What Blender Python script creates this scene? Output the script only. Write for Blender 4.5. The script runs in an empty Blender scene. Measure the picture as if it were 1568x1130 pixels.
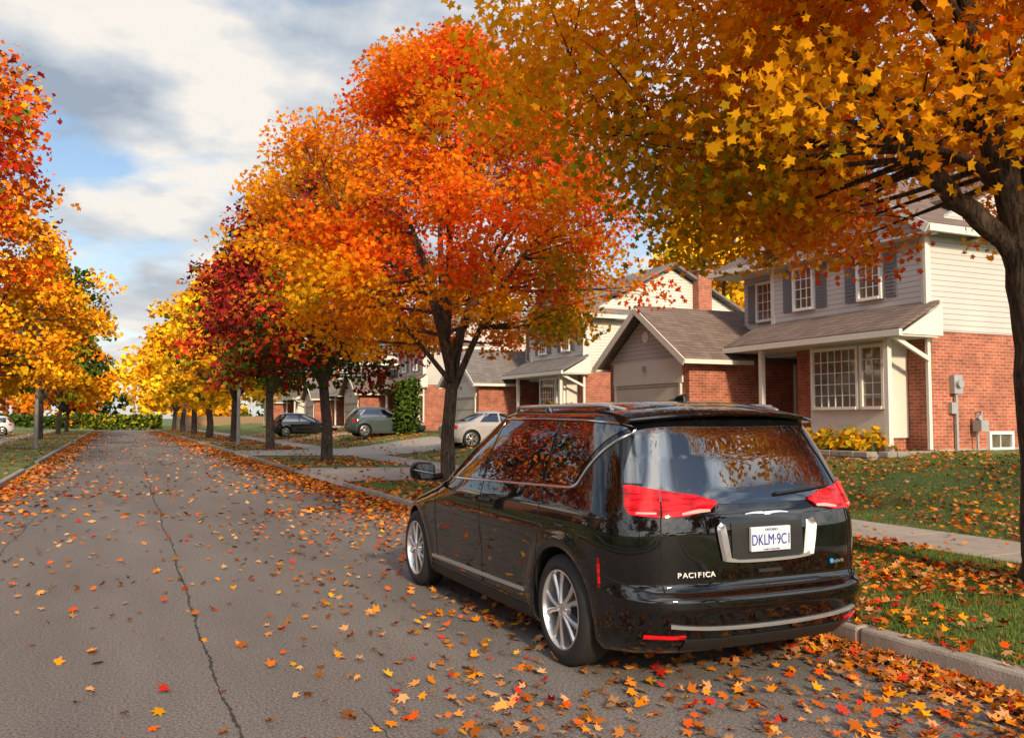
import bpy, bmesh, math, numpy as np
from math import radians, sin, cos, pi
from mathutils import Vector
rng=np.random.default_rng(7)
scene=bpy.context.scene
COL=scene.collection
# ------------------------------------------------------------------ helpers
def empty(name,loc=(0,0,0),rotz=0.0):
    e=bpy.data.objects.new(name,None); e.empty_display_size=.2
    e.location=loc; e.rotation_euler=(0,0,rotz); COL.objects.link(e); return e
def new_mat(name):
    m=bpy.data.materials.new(name); m.use_nodes=True
    nt=m.node_tree; nt.nodes.clear()
    out=nt.nodes.new('ShaderNodeOutputMaterial'); return m,nt,out
def N(nt,t,**kw):
    n=nt.nodes.new('ShaderNode'+t)
    for k,v in kw.items(): setattr(n,k,v)
    return n
def L(nt,a,b): nt.links.new(a,b)
def pmat(name,color,rough=.5,metal=0,coat=0,var=.12,scale=8,bump=0,bscale=60,spec=.5,ior=1.5):
    m,nt,out=new_mat(name)
    b=N(nt,'BsdfPrincipled'); L(nt,b.outputs[0],out.inputs[0])
    tc=N(nt,'TexCoord'); no=N(nt,'TexNoise'); no.inputs['Scale'].default_value=scale; no.inputs['Detail'].default_value=3
    L(nt,tc.outputs['Object'],no.inputs['Vector'])
    r=N(nt,'MapRange'); r.inputs[3].default_value=1-var; r.inputs[4].default_value=1+var
    L(nt,no.outputs[0],r.inputs[0])
    mx=N(nt,'VectorMath',operation='SCALE'); mx.inputs[0].default_value=color[:3]
    L(nt,r.outputs[0],mx.inputs['Scale']); L(nt,mx.outputs[0],b.inputs['Base Color'])
    b.inputs['Roughness'].default_value=rough; b.inputs['Metallic'].default_value=metal; b.inputs['IOR'].default_value=ior
    b.inputs['Coat Weight'].default_value=coat; b.inputs['Coat Roughness'].default_value=.02
    b.inputs['Specular IOR Level'].default_value=spec
    if bump:
        n2=N(nt,'TexNoise'); n2.inputs['Scale'].default_value=bscale; n2.inputs['Detail'].default_value=3
        L(nt,tc.outputs['Object'],n2.inputs['Vector'])
        bp=N(nt,'Bump'); bp.inputs['Strength'].default_value=bump; bp.inputs['Distance'].default_value=.01
        L(nt,n2.outputs[0],bp.inputs['Height']); L(nt,bp.outputs[0],b.inputs['Normal'])
    return m
class MB:
    def __init__(s): s.v=[]; s.f=[]; s.mi=[]
    def add(s,vs,fs,mi=0):
        o=len(s.v); s.v.extend([tuple(map(float,p)) for p in vs])
        for f in fs: s.f.append([i+o for i in f]); s.mi.append(mi)
    def box(s,x0,x1,y0,y1,z0,z1,mi=0):
        if x0>x1:x0,x1=x1,x0
        if y0>y1:y0,y1=y1,y0
        s.add([(x0,y0,z0),(x1,y0,z0),(x1,y1,z0),(x0,y1,z0),(x0,y0,z1),(x1,y0,z1),(x1,y1,z1),(x0,y1,z1)],
              [(0,3,2,1),(4,5,6,7),(0,1,5,4),(1,2,6,5),(2,3,7,6),(3,0,4,7)],mi)
    def slab(s,p,th,mi=0):
        q=[(a[0],a[1],a[2]-th) for a in p]
        s.add(list(p)+q,[(0,1,2,3),(7,6,5,4),(0,4,5,1),(1,5,6,2),(2,6,7,3),(3,7,4,0)],mi)
    def prism(s,poly,axis,a0,a1,mi=0):
        n=len(poly)
        if axis=='X': vs=[(a0,h,z) for h,z in poly]+[(a1,h,z) for h,z in poly]
        else: vs=[(h,a0,z) for h,z in poly]+[(h,a1,z) for h,z in poly]
        fs=[tuple(range(n)),tuple(range(2*n-1,n-1,-1))]+[(i,i+n,(i+1)%n+n,(i+1)%n) for i in range(n)]
        s.add(vs,fs,mi)
    def beam(s,p0,p1,w,h,mi=0):
        p0=Vector(p0);p1=Vector(p1); d=(p1-p0).normalized()
        up=Vector((0,0,1))
        if abs(d.z)>.95: up=Vector((0,1,0))
        r=d.cross(up).normalized(); u=r.cross(d).normalized()
        vs=[]
        for p in (p0,p1):
            for a,b in ((-1,-1),(1,-1),(1,1),(-1,1)): vs.append(p+r*a*w/2+u*b*h/2)
        s.add(vs,[(0,3,2,1),(4,5,6,7),(0,1,5,4),(1,2,6,5),(2,3,7,6),(3,0,4,7)],mi)
    def tube(s,pts,rad,sides=8,mi=0,cap=True):
        pts=np.asarray(pts,float); n=len(pts)
        rad=np.broadcast_to(np.asarray(rad,float),(n,))
        t=np.gradient(pts,axis=0); t/=np.linalg.norm(t,axis=1)[:,None]+1e-9
        ref=np.array([0,0,1.]) if abs(t[0,2])<.9 else np.array([1.,0,0])
        vs=[]; u=np.cross(t[0],ref); u/=np.linalg.norm(u)
        an=np.arange(sides)*2*pi/sides
        for i in range(n):
            u=u-t[i]*u.dot(t[i]); u/=np.linalg.norm(u)+1e-9; w=np.cross(t[i],u)
            vs.append(pts[i]+rad[i]*(np.cos(an)[:,None]*u+np.sin(an)[:,None]*w))
        vs=np.concatenate(vs)
        fs=[(i*sides+j,i*sides+(j+1)%sides,(i+1)*sides+(j+1)%sides,(i+1)*sides+j) for i in range(n-1) for j in range(sides)]
        if cap: fs+= [tuple(range(sides-1,-1,-1)),tuple(range((n-1)*sides,n*sides))]
        s.add(vs,fs,mi)
    def grid(s,P,mi=0,closeu=False):
        nu,nv=P.shape[:2]
        fs=[]
        for i in range(nu-1 if not closeu else nu):
            for j in range(nv-1):
                i2=(i+1)%nu
                fs.append((i*nv+j,i2*nv+j,i2*nv+j+1,i*nv+j+1))
        s.add(P.reshape(-1,3),fs,mi)
    def lathe(s,prof,c,axis_sign=1,seg=40,mi=0):
        vs=[];n=len(prof)
        for k in range(seg):
            t=2*pi*k/seg
            for a,r in prof: vs.append((c[0]+a*axis_sign,c[1]+r*cos(t),c[2]+r*sin(t)))
        fs=[(k*n+j,((k+1)%seg)*n+j,((k+1)%seg)*n+j+1,k*n+j+1) for k in range(seg) for j in range(n-1)]
        s.add(vs,fs,mi)
    def obj(s,name,mats,parent=None,smooth=False,angle=None,bevel=0,fixn=False):
        me=bpy.data.meshes.new(name); me.from_pydata(s.v,[],s.f)
        if not isinstance(mats,(list,tuple)): mats=[mats]
        for m in mats: me.materials.append(m)
        me.polygons.foreach_set('material_index',s.mi)
        if fixn:
            bm=bmesh.new(); bm.from_mesh(me); bmesh.ops.recalc_face_normals(bm,faces=bm.faces); bm.to_mesh(me); bm.free()
        if smooth:
            me.polygons.foreach_set('use_smooth',[True]*len(me.polygons))
            if angle: me.set_sharp_from_angle(angle=radians(angle))
        me.update()
        o=bpy.data.objects.new(name,me); COL.objects.link(o)
        if parent: o.parent=parent
        if bevel:
            b=o.modifiers.new('b','BEVEL'); b.width=bevel; b.segments=2; b.limit_method='ANGLE'
        return o
# ------------------------------------------------------------------ leaves
def polar(l): return np.array([(r*cos(radians(a)),r*sin(radians(a))) for a,r in l])
MAPLE=polar([(90,1.05),(70,.5),(42,.95),(20,.45),(-12,.72),(-45,.36),(-90,.42),(-135,.36),(-168,.72),(160,.45),(138,.95),(110,.5)])
STAR=polar([(90,1.1),(62,.58),(32,1.0),(0,.52),(-40,.75),(-90,.35),(-140,.75),(180,.52),(148,1.0),(118,.58)])
SIMPLE=polar([(90,1.1),(50,.55),(15,.95),(-60,.6),(-120,.6),(165,.95),(130,.55)])
QUAD=polar([(90,1.1),(10,.7),(-90,.9),(170,.75)])
def leaf_mesh(name,c,size,nrm,col,shape,mat,parent=None,bend=.25):
    n=len(c);K=len(shape)
    nrm=nrm/(np.linalg.norm(nrm,axis=1)[:,None]+1e-9)
    r=rng.normal(size=(n,3)); u=np.cross(nrm,r); u/=np.linalg.norm(u,axis=1)[:,None]+1e-9
    w=np.cross(nrm,u)
    bd=bend*rng.uniform(-1,1.4,n)
    V=(c[:,None,:]+size[:,None,None]*(shape[None,:,0,None]*u[:,None,:]+shape[None,:,1,None]*w[:,None,:]
       +(bd[:,None]*(shape[None,:,0]**2-.25*shape[None,:,1]))[:,:,None]*nrm[:,None,:]))
    me=bpy.data.meshes.new(name)
    me.vertices.add(n*K); me.vertices.foreach_set('co',V.reshape(-1).astype(np.float32))
    me.loops.add(n*K); me.loops.foreach_set('vertex_index',np.arange(n*K,dtype=np.int32))
    me.polygons.add(n); me.polygons.foreach_set('loop_start',(np.arange(n)*K).astype(np.int32))
    me.update(calc_edges=True)
    a=me.color_attributes.new('col','FLOAT_COLOR','POINT')
    cc=np.ones((n,K,4),np.float32); cc[:,:,:3]=col[:,None,:]
    a.data.foreach_set('color',cc.reshape(-1))
    me.materials.append(mat)
    o=bpy.data.objects.new(name,me); COL.objects.link(o)
    if parent: o.parent=parent
    return o
def leafmat(name,trans=.4):
    m,nt,out=new_mat(name)
    at=N(nt,'VertexColor'); at.layer_name='col'
    d=N(nt,'BsdfDiffuse'); t=N(nt,'BsdfTranslucent')
    L(nt,at.outputs[0],d.inputs[0]); L(nt,at.outputs[0],t.inputs[0])
    m1=N(nt,'MixShader'); m1.inputs[0].default_value=trans; L(nt,d.outputs[0],m1.inputs[1]); L(nt,t.outputs[0],m1.inputs[2])
    L(nt,m1.outputs[0],out.inputs[0]); return m
def leafmat_flat(name):
    m,nt,out=new_mat(name); at=N(nt,'VertexColor'); at.layer_name='col'
    d=N(nt,'BsdfDiffuse'); L(nt,at.outputs[0],d.inputs[0]); L(nt,d.outputs[0],out.inputs[0]); return m
LEAF=leafmat('leaf',.48); DRYLEAF=leafmat_flat('dry_leaf'); GRASSB=leafmat_flat('grass_blade'); FARLEAF=leafmat_flat('far_leaf')
C=dict(orange=(.92,.28,.012),redor=(.92,.12,.012),yellow=(.95,.54,.02),gold=(.85,.42,.012),green=(.09,.14,.02),
       olive=(.34,.30,.018),maroon=(.24,.02,.02),crimson=(.66,.035,.02),amber=(.92,.41,.014),rust=(.52,.14,.02),brown=(.30,.13,.04),dgreen=(.035,.065,.014),tan=(.66,.34,.15),peach=(.85,.32,.08),dbrown=(.14,.055,.025))
C={k:np.array(v) for k,v in C.items()}
# ------------------------------------------------------------------ materials
def asphalt():
    m,nt,out=new_mat('asphalt'); b=N(nt,'BsdfPrincipled'); L(nt,b.outputs[0],out.inputs[0])
    tc=N(nt,'TexCoord')
    n1=N(nt,'TexNoise'); n1.inputs['Scale'].default_value=60; n1.inputs['Detail'].default_value=3; n1.inputs['Roughness'].default_value=.85
    n2=N(nt,'TexNoise'); n2.inputs['Scale'].default_value=.55; n2.inputs['Detail'].default_value=6; n2.inputs['Roughness'].default_value=.65
    mp=N(nt,'Mapping'); mp.inputs['Scale'].default_value=(1,.2,1); L(nt,tc.outputs['Object'],mp.inputs[0])
    L(nt,tc.outputs['Object'],n1.inputs[0]); L(nt,mp.outputs[0],n2.inputs[0])
    r1=N(nt,'ValToRGB'); e=r1.color_ramp.elements; e[0].position=.36; e[0].color=(.055,.050,.048,1); e[1].position=.66; e[1].color=(.29,.262,.245,1)
    L(nt,n1.outputs[0],r1.inputs[0])
    r2=N(nt,'MapRange'); r2.inputs[1].default_value=.3; r2.inputs[2].default_value=.7; r2.inputs[3].default_value=.70; r2.inputs[4].default_value=1.2; L(nt,n2.outputs[0],r2.inputs[0])
    s=N(nt,'VectorMath',operation='SCALE'); L(nt,r1.outputs[0],s.inputs[0]); L(nt,r2.outputs[0],s.inputs['Scale'])
    L(nt,s.outputs[0],b.inputs['Base Color']); b.inputs['Roughness'].default_value=.85; b.inputs['Specular IOR Level'].default_value=.3
    bp=N(nt,'Bump'); bp.inputs['Strength'].default_value=.55; bp.inputs['Distance'].default_value=.006
    L(nt,n1.outputs[0],bp.inputs['Height']); L(nt,bp.outputs[0],b.inputs['Normal']); return m
ASPH=asphalt()
def grassmat():
    m,nt,out=new_mat('lawn_grass'); b=N(nt,'BsdfPrincipled'); L(nt,b.outputs[0],out.inputs[0]); b.inputs['Roughness'].default_value=.9
    tc=N(nt,'TexCoord')
    n1=N(nt,'TexNoise'); n1.inputs['Scale'].default_value=.8; n1.inputs['Detail'].default_value=5
    n2=N(nt,'TexNoise'); n2.inputs['Scale'].default_value=9; n2.inputs['Detail'].default_value=5; n2.inputs['Roughness'].default_value=.75
    L(nt,tc.outputs['Object'],n1.inputs[0]); L(nt,tc.outputs['Object'],n2.inputs[0])
    r=N(nt,'ValToRGB'); e=r.color_ramp.elements; e[0].position=.35; e[0].color=(.045,.08,.015,1); e[1].position=.7; e[1].color=(.12,.18,.035,1)
    r2=N(nt,'ValToRGB'); e=r2.color_ramp.elements; e[0].position=.57; e[0].color=(0,0,0,1); e[1].position=.63; e[1].color=(1,1,1,1)
    mx=N(nt,'MixRGB'); mx.inputs[2].default_value=(.46,.19,.05,1)
    L(nt,n1.outputs[0],r.inputs[0]); L(nt,n2.outputs[0],r2.inputs[0]); L(nt,r2.outputs[0],mx.inputs[0]); L(nt,r.outputs[0],mx.inputs[1])
    L(nt,mx.outputs[0],b.inputs['Base Color']); return m
GRASS=grassmat()
def wallvec(nt):
    tc=N(nt,'TexCoord'); sp=N(nt,'SeparateXYZ'); L(nt,tc.outputs['Object'],sp.inputs[0])
    ad=N(nt,'Math',operation='ADD'); L(nt,sp.outputs[0],ad.inputs[0]); L(nt,sp.outputs[1],ad.inputs[1])
    cb=N(nt,'CombineXYZ'); L(nt,ad.outputs[0],cb.inputs[0]); L(nt,sp.outputs[2],cb.inputs[1]); return tc,sp,cb
def brickmat(name,c1,c2,mortar):
    m,nt,out=new_mat(name); b=N(nt,'BsdfPrincipled'); L(nt,b.outputs[0],out.inputs[0]); b.inputs['Roughness'].default_value=.85
    tc,sp,cb=wallvec(nt)
    br=N(nt,'TexBrick'); br.inputs['Scale'].default_value=1; br.inputs['Brick Width'].default_value=.22; br.inputs['Row Height'].default_value=.075
    br.inputs['Mortar Size'].default_value=.008; br.inputs['Color1'].default_value=(*c1,1); br.inputs['Color2'].default_value=(*c2,1); br.inputs['Mortar'].default_value=(*mortar,1)
    L(nt,cb.outputs[0],br.inputs[0])
    no=N(nt,'TexNoise'); no.inputs['Scale'].default_value=1.8; no.inputs['Detail'].default_value=6; no.inputs['Roughness'].default_value=.7; L(nt,tc.outputs['Object'],no.inputs[0])
    r=N(nt,'MapRange'); r.inputs[1].default_value=.3;r.inputs[2].default_value=.7;r.inputs[3].default_value=.55; r.inputs[4].default_value=1.35; L(nt,no.outputs[0],r.inputs[0])
    s=N(nt,'VectorMath',operation='SCALE'); L(nt,br.outputs[0],s.inputs[0]); L(nt,r.outputs[0],s.inputs['Scale']); L(nt,s.outputs[0],b.inputs['Base Color'])
    bp=N(nt,'Bump'); bp.inputs['Strength'].default_value=.5; bp.inputs['Distance'].default_value=.01; bp.invert=True
    L(nt,br.outputs['Fac'],bp.inputs['Height']); L(nt,bp.outputs[0],b.inputs['Normal']); return m
def sidingmat(name,c,pitch=.125):
    m,nt,out=new_mat(name); b=N(nt,'BsdfPrincipled'); L(nt,b.outputs[0],out.inputs[0]); b.inputs['Roughness'].default_value=.6
    tc,sp,cb=wallvec(nt)
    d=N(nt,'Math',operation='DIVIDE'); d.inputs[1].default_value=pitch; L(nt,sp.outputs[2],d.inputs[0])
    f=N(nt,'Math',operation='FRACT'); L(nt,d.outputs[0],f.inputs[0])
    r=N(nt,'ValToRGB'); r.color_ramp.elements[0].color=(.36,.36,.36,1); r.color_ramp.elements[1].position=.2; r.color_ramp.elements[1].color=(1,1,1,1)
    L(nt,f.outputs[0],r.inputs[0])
    no=N(nt,'TexNoise'); no.inputs['Scale'].default_value=.9; no.inputs['Detail'].default_value=5; L(nt,tc.outputs['Object'],no.inputs[0])
    r2=N(nt,'MapRange'); r2.inputs[3].default_value=.82; r2.inputs[4].default_value=1.15; L(nt,no.outputs[0],r2.inputs[0])
    s=N(nt,'VectorMath',operation='SCALE'); s.inputs[0].default_value=c; L(nt,r2.outputs[0],s.inputs['Scale'])
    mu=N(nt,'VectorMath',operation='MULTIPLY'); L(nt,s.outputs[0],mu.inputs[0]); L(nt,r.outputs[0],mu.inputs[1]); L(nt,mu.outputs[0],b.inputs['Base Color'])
    bp=N(nt,'Bump'); bp.inputs['Strength'].default_value=.6; bp.inputs['Distance'].default_value=.02; bp.invert=True
    L(nt,f.outputs[0],bp.inputs['Height']); L(nt,bp.outputs[0],b.inputs['Normal']); return m
def shinglemat(name,c1,c2):
    m,nt,out=new_mat(name); b=N(nt,'BsdfPrincipled'); L(nt,b.outputs[0],out.inputs[0]); b.inputs['Roughness'].default_value=.95
    tc,sp,cb=wallvec(nt)
    br=N(nt,'TexBrick'); br.inputs['Scale'].default_value=1; br.inputs['Brick Width'].default_value=.3; br.inputs['Row Height'].default_value=.085
    br.inputs['Mortar Size'].default_value=.006; br.inputs['Color1'].default_value=(*c1,1); br.inputs['Color2'].default_value=(*c2,1)
    br.inputs['Mortar'].default_value=(c1[0]*.4,c1[1]*.4,c1[2]*.4,1); L(nt,cb.outputs[0],br.inputs[0])
    no=N(nt,'TexNoise'); no.inputs['Scale'].default_value=30; no.inputs['Detail'].default_value=4; L(nt,tc.outputs['Object'],no.inputs[0])
    r=N(nt,'MapRange'); r.inputs[3].default_value=.4; r.inputs[4].default_value=1.6; L(nt,no.outputs[0],r.inputs[0])
    s=N(nt,'VectorMath',operation='SCALE'); L(nt,br.outputs[0],s.inputs[0]); L(nt,r.outputs[0],s.inputs['Scale']); L(nt,s.outputs[0],b.inputs['Base Color'])
    return m
BRICK=brickmat('red_brick',(.44,.115,.052),(.28,.065,.035),(.36,.26,.2))
SHING=shinglemat('shingles',(.13,.09,.078),(.19,.138,.115)); SHING2=shinglemat('shingles_grey',(.14,.125,.12),(.20,.175,.165))
SIDE1=sidingmat('siding_grey',(.50,.475,.45)); SIDE2=sidingmat('siding_cream',(.60,.565,.50))
TRIM=pmat('white_trim',(.64,.61,.555),.5,var=.08); WHITE=pmat('white_paint',(.78,.76,.72),.4,var=.04)
SHUT=pmat('shutter_grey',(.15,.15,.165),.5); GDOOR=sidingmat('garage_panel',(.52,.48,.41),.5)
HGLASS=pmat('house_window_glass',(.10,.085,.06),.04,spec=.9,var=.9,scale=2.5,ior=1.7)
CONC=pmat('concrete',(.36,.325,.29),.9,var=.3,scale=3,bump=.4); KERB=pmat('kerb_concrete',(.31,.28,.25),.9,var=.4,scale=5,bump=.5)
DARK=pmat('dark_door',(.05,.04,.035),.4); METAL=pmat('grey_metal',(.38,.39,.40),.45,metal=.4); STONE=pmat('stone',(.27,.24,.21),.9,var=.5,scale=6,bump=.8,bscale=20)
def barkmat():
    m,nt,out=new_mat('bark'); b=N(nt,'BsdfPrincipled'); L(nt,b.outputs[0],out.inputs[0]); b.inputs['Roughness'].default_value=.95
    tc=N(nt,'TexCoord'); mp=N(nt,'Mapping'); mp.inputs['Scale'].default_value=(30,30,4.5); L(nt,tc.outputs['Object'],mp.inputs[0])
    no=N(nt,'TexNoise'); no.inputs['Scale'].default_value=1; no.inputs['Detail'].default_value=7; no.inputs['Roughness'].default_value=.7; no.inputs['Distortion'].default_value=.8; L(nt,mp.outputs[0],no.inputs[0])
    r=N(nt,'ValToRGB'); e=r.color_ramp.elements; e[0].position=.40; e[0].color=(.016,.012,.009,1); e[1].position=.66; e[1].color=(.17,.125,.09,1)
    L(nt,no.outputs[0],r.inputs[0]); L(nt,r.outputs[0],b.inputs['Base Color'])
    bp=N(nt,'Bump'); bp.inputs['Strength'].default_value=1; bp.inputs['Distance'].default_value=.04; L(nt,no.outputs[0],bp.inputs['Height']); L(nt,bp.outputs[0],b.inputs['Normal']); return m
BARK=barkmat()
# ------------------------------------------------------------------ terrain
def gz(x,y=0):
    x=np.asarray(x,float)
    return np.interp(x,[-14,-8,-2.55,-2.40,-2.395,4.95,4.951,5.1,8.5,9.8,11,13,15,16.5],[.6,.15,.12,.12,0,0,.125,.125,.15,.17,.27,.55,.80,.92])
gx=[-900,-300,-100,-40,-14,-8,-2.56,-2.46,5.02,5.08,8.5,9.8,11,13,15,16.5,40,100,300,900]
gy=[-900,-60,0,60,121.9,122.0,130,130.1,300,900]
P=np.zeros((len(gx),len(gy),3))
for i,x in enumerate(gx):
    for j,y in enumerate(gy):
        z=-.05 if x in(-2.46,5.02) else float(gz(x))
        if 122<=y<=130: z=-.05
        P[i,j]=(x,y,z)
g=MB(); g.grid(P); g.obj('ground',GRASS)
rd=MB(); P=np.array([[(x,y,0) for y in np.linspace(-60,122,40)] for x in np.linspace(-2.41,4.96,8)]); rd.grid(P)
road=rd.obj('road',ASPH)
rd=MB(); P=np.array([[(x,y,0.0) for y in (122.0,130)] for x in np.linspace(-60,60,8)]); rd.grid(P); rd.obj('cross_road',ASPH,road)
cr=MB()
def crack(x0,y0,y1,amp,w,drift=0,seed=1):
    r=np.random.default_rng(seed); ys=np.arange(y0,y1,.05); ns=r.normal(0,amp,len(ys)); xs=np.cumsum(ns)*.5; xs=x0+xs*.5+drift*(ys-y0)+r.normal(0,.004,len(ys))
    ww=w*r.uniform(.25,1.6,len(ys)); Pg=np.stack([np.stack([xs-ww,ys,np.full_like(ys,.004)],1),np.stack([xs+ww,ys,np.full_like(ys,.004)],1)])
    cr.grid(Pg)
crack(.62,2.2,45,.016,.008,.006,3); crack(1.35,2.5,5.0,.02,.0025,.02,5); crack(-1.2,9,20,.02,.004,.0,9)
CRK=pmat('tar_crack',(.035,.031,.028),.9); cr.obj('crack',CRK,road)
drive=[(20.6,26.8),(36.5,41.5),(55,60),(72,77)]
def kerb(x0,x1,gaps):
    k=MB(); y=-60.0; segs=[]
    for a,b in gaps: segs.append((y,a,.135)); segs.append((a,b,.03)); y=b
    segs.append((y,121.5,.135))
    for a,b,h in segs:
        yy=a
        while yy<b-.01:
            e=min(yy+2.4,b); k.box(x0,x1,yy+.004,e-.004,-.04,h); yy=e
    return k.obj('kerb',KERB,bevel=.025)
kerb(4.95,5.10,drive); kerb(-2.55,-2.40,[(30,35),(62,67)])
sw=MB(); y=-40.
while y<118:
    for (xa,xb) in((8.5,9.8),(-7.4,-6.1)):
        za=float(gz(xa))+.012; zb=float(gz(xb))+.012
        sw.slab([(xa,y+.012,za),(xb,y+.012,zb),(xb,y+1.488,zb),(xa,y+1.488,za)],.1)
    y+=1.5
sw.obj('sidewalk',CONC)
def drv(name,yk,ys,yg,xe):
    d=MB(); rows=[]
    for x in [4.96,5.10,6.5,8.5,9.8,11,13,xe]:
        t=np.interp(x,[5,8.5,xe],[0,1,2]); 
        a=np.interp(t,[0,1,2],[yk[0],ys[0],yg[0]]); b=np.interp(t,[0,1,2],[yk[1],ys[1],yg[1]])
        z=float(gz(x if x>5.2 else 5.11))+.022 if x>5.05 else .035
        rows.append([(x,yy,z) for yy in np.linspace(a,b,6)])
    d.grid(np.array(rows)); return d.obj(name,CONC,fixn=True)
drv('driveway',(20.6,26.8),(19.9,25.0),(19.6,23.6),14.3)
drv('driveway',(36.5,42),(34,41.6),(31.6,41.2),14.3)
for k in (2,3):
    o=17.4*k; drv('driveway',(20.1+o,25+o),(19.9+o,24+o),(19.6+o,23.6+o),14.3)
# ------------------------------------------------------------------ houses
def house(name,dy,siding,shingle,detail='',left=False,back=0):
    root=empty(name,(back,dy,0) if not left else (-2.0,dy,0), 0 if not left else pi)
    M={}
    def mb(k): return M.setdefault(k,MB())
    def bx(k,face,plane,a0,a1,z0,z1,o0,o1):
        if face=='F': mb(k).box(plane-o1,plane-o0,a0,a1,z0,z1)
        else: mb(k).box(a0,a1,plane-o1,plane-o0,z0,z1)
    def win(face,plane,c,zc,w,h,nx=2,nz=3,sh=False):
        a0,a1,z0,z1=c-w/2,c+w/2,zc-h/2,zc+h/2; f=.07
        bx('window_frames',face,plane,a0-f,a0,z0-f,z1+f,0,.09); bx('window_frames',face,plane,a1,a1+f,z0-f,z1+f,0,.09)
        bx('window_frames',face,plane,a0,a1,z1,z1+f,0,.088); bx('window_frames',face,plane,a0,a1,z0-f,z0,0,.11)
        bx('window_glass',face,plane,a0,a1,z0,z1,0,.03)
        for i in range(1,nx): 
            a=a0+(a1-a0)*i/nx; bx('muntins',face,plane,a-.009,a+.009,z0,z1,.03,.05)
        for i in range(1,nz):
            z=z0+(z1-z0)*i/nz; bx('muntins',face,plane,a0,a1,z-.009,z+.009,.03,.048)
        if sh:
            for s0,s1 in((a0-f-.40,a0-f-.05),(a1+f+.05,a1+f+.40)):
                bx('shutters',face,plane,s0,s1,z0-.05,z1+.05,0,.04)
                for q in range(12):
                    zq=z0+(z1-z0)*(q+.5)/12; bx('shutters',face,plane,s0+.05,s1-.05,zq-.02,zq+.02,.04,.055)
    Y0,Y1,Y2=13.8,18.8,20.7; XF=16.5; ZB=.6; ZM=3.6; ZE=6.0
    mb('brick_walls').box(XF,25,Y0,17.9,ZB,ZM); mb('brick_walls').box(17.7,25,17.901,Y2,ZB,ZM)
    mb('siding').box(XF-.02,25.02,Y0-.02,Y1,ZM+.001,ZE); mb('siding').box(XF+.6,25.02,Y1+.001,Y2+.02,ZM+.001,ZE)
    mb('siding').box(16.6,17.69,17.92,19.39,ZM-.28,ZM)
    mb('siding').prism([(Y0-.02,ZE+.001),(Y1,ZE+.001),(16.3,7.62)],'X',XF-.02,18)
    mb('siding').prism([(XF+.2,ZE+.002),(25.02,ZE+.002),(20.75,8.1)],'Y',Y0-.018,Y0+.2)
    mb('siding').prism([(XF+.7,ZE+.002),(25.02,ZE+.002),(20.75,8.0)],'Y',Y2-.1,Y2+.02)
    R=mb('roof')
    R.slab([(16.15,Y1+.1,5.98),(20.75,Y1+.1,8.32),(20.75,Y2+.4,8.32),(16.15,Y2+.4,5.98)],.12)
    R.slab([(17.9,Y0-.4,6.87),(20.75,Y0-.4,8.32),(20.75,Y1+.1,8.32),(17.9,Y1+.1,6.87)],.12)
    R.slab([(20.75,Y0-.4,8.325),(25.5,Y0-.4,5.9),(25.5,Y2+.4,5.9),(20.75,Y2+.4,8.325)],.12)
    R.slab([(16.05,16.3,7.85),(20.2,16.3,7.85),(20.2,Y1+.42,5.95),(16.05,Y1+.42,5.95)],.12)
    R.slab([(16.05,Y0-.42,5.95),(20.2,Y0-.42,5.95),(20.2,16.3,7.852),(16.05,16.3,7.852)],.12)
    T=mb('trim')
    T.beam((16.03,16.3,7.68),(16.03,Y1+.46,5.80),.04,.2); T.beam((16.035,16.3,7.68),(16.035,Y0-.46,5.80),.04,.2)
    T.box(16.08,20.2,Y1+.40,Y1+.50,5.74,5.90); T.box(16.08,25,Y0-.50,Y0-.40,5.74,5.90)
    T.box(16.06,16.16,Y1+.55,Y2+.45,5.80,5.95)
    T.box(16.1,16.48,Y0-.38,Y1+.38,5.72,5.76); T.box(17.9,25.2,Y0-.38,Y0-.03,5.72,5.76); T.box(16.2,17.09,Y1+.51,Y2+.3,5.76,5.80)
    T.box(XF-.05,XF+.1,Y0-.05,Y0+.1,ZM,5.72); T.box(XF-.05,XF+.1,Y1-.1,Y1+.03,4.2,5.72)
    R.slab([(15.25,Y0-.35,3.60),(16.49,Y0-.35,4.25),(16.49,19.38,4.25),(15.25,19.38,3.60)],.09)
    T.box(15.20,15.30,Y0-.38,19.38,3.42,3.56); T.box(15.31,16.47,Y0-.3,19.38,3.42,3.45)
    T.prism([(15.31,3.46),(16.6,3.46),(16.6,4.17)],'Y',Y0-.33,Y0-.27)
    for py in(14.0,18.1): T.box(15.42,15.54,py-.06,py+.06,.75,3.42)
    sd=mb('bay_panel'); sd.box(15.95,16.49,14.35,16.85,1.2,3.418)
    mb('brick_walls').box(15.98,16.498,14.4,16.8,.6,1.199)
    win('F',15.95,15.98,2.6,1.36,1.36,6,5); win('F',15.95,14.82,2.6,.56,1.36,2,5)
    win('F',XF-.02,15.35,5.05,.62,1.02,3,4,True); win('F',XF-.02,17.55,5.05,.62,1.02,3,4,True); win('F',XF+.6,19.75,5.0,.62,1.02,3,4)
    mb('shutters').box(XF+.55,XF+.6,20.2,20.5,4.45,5.55)
    bx('front_door','F',17.7,18.25,19.15,1.05,3.1,0,.06); bx('window_glass','F',17.7,18.45,18.95,2.0,2.9,.06,.07)
    T.box(17.6,17.69,18.15,18.24,1.0,3.2); T.box(17.6,17.69,19.16,19.25,1.0,3.2)
    mb('porch').box(15.3,17.68,17.0,19.38,.6,1.02)
    mb('brick_walls').box(14.1,17.69,19.4,23.5,.5,3.3); mb('brick_walls').box(17.69,21,Y2+.03,23.5,.5,3.3)
    mb('gable').prism([(19.38,3.301),(23.52,3.301),(21.45,4.68)],'X',14.08,20.5)
    bx('header','F',14.1,19.66,23.24,2.62,3.30,0,.05)
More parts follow.
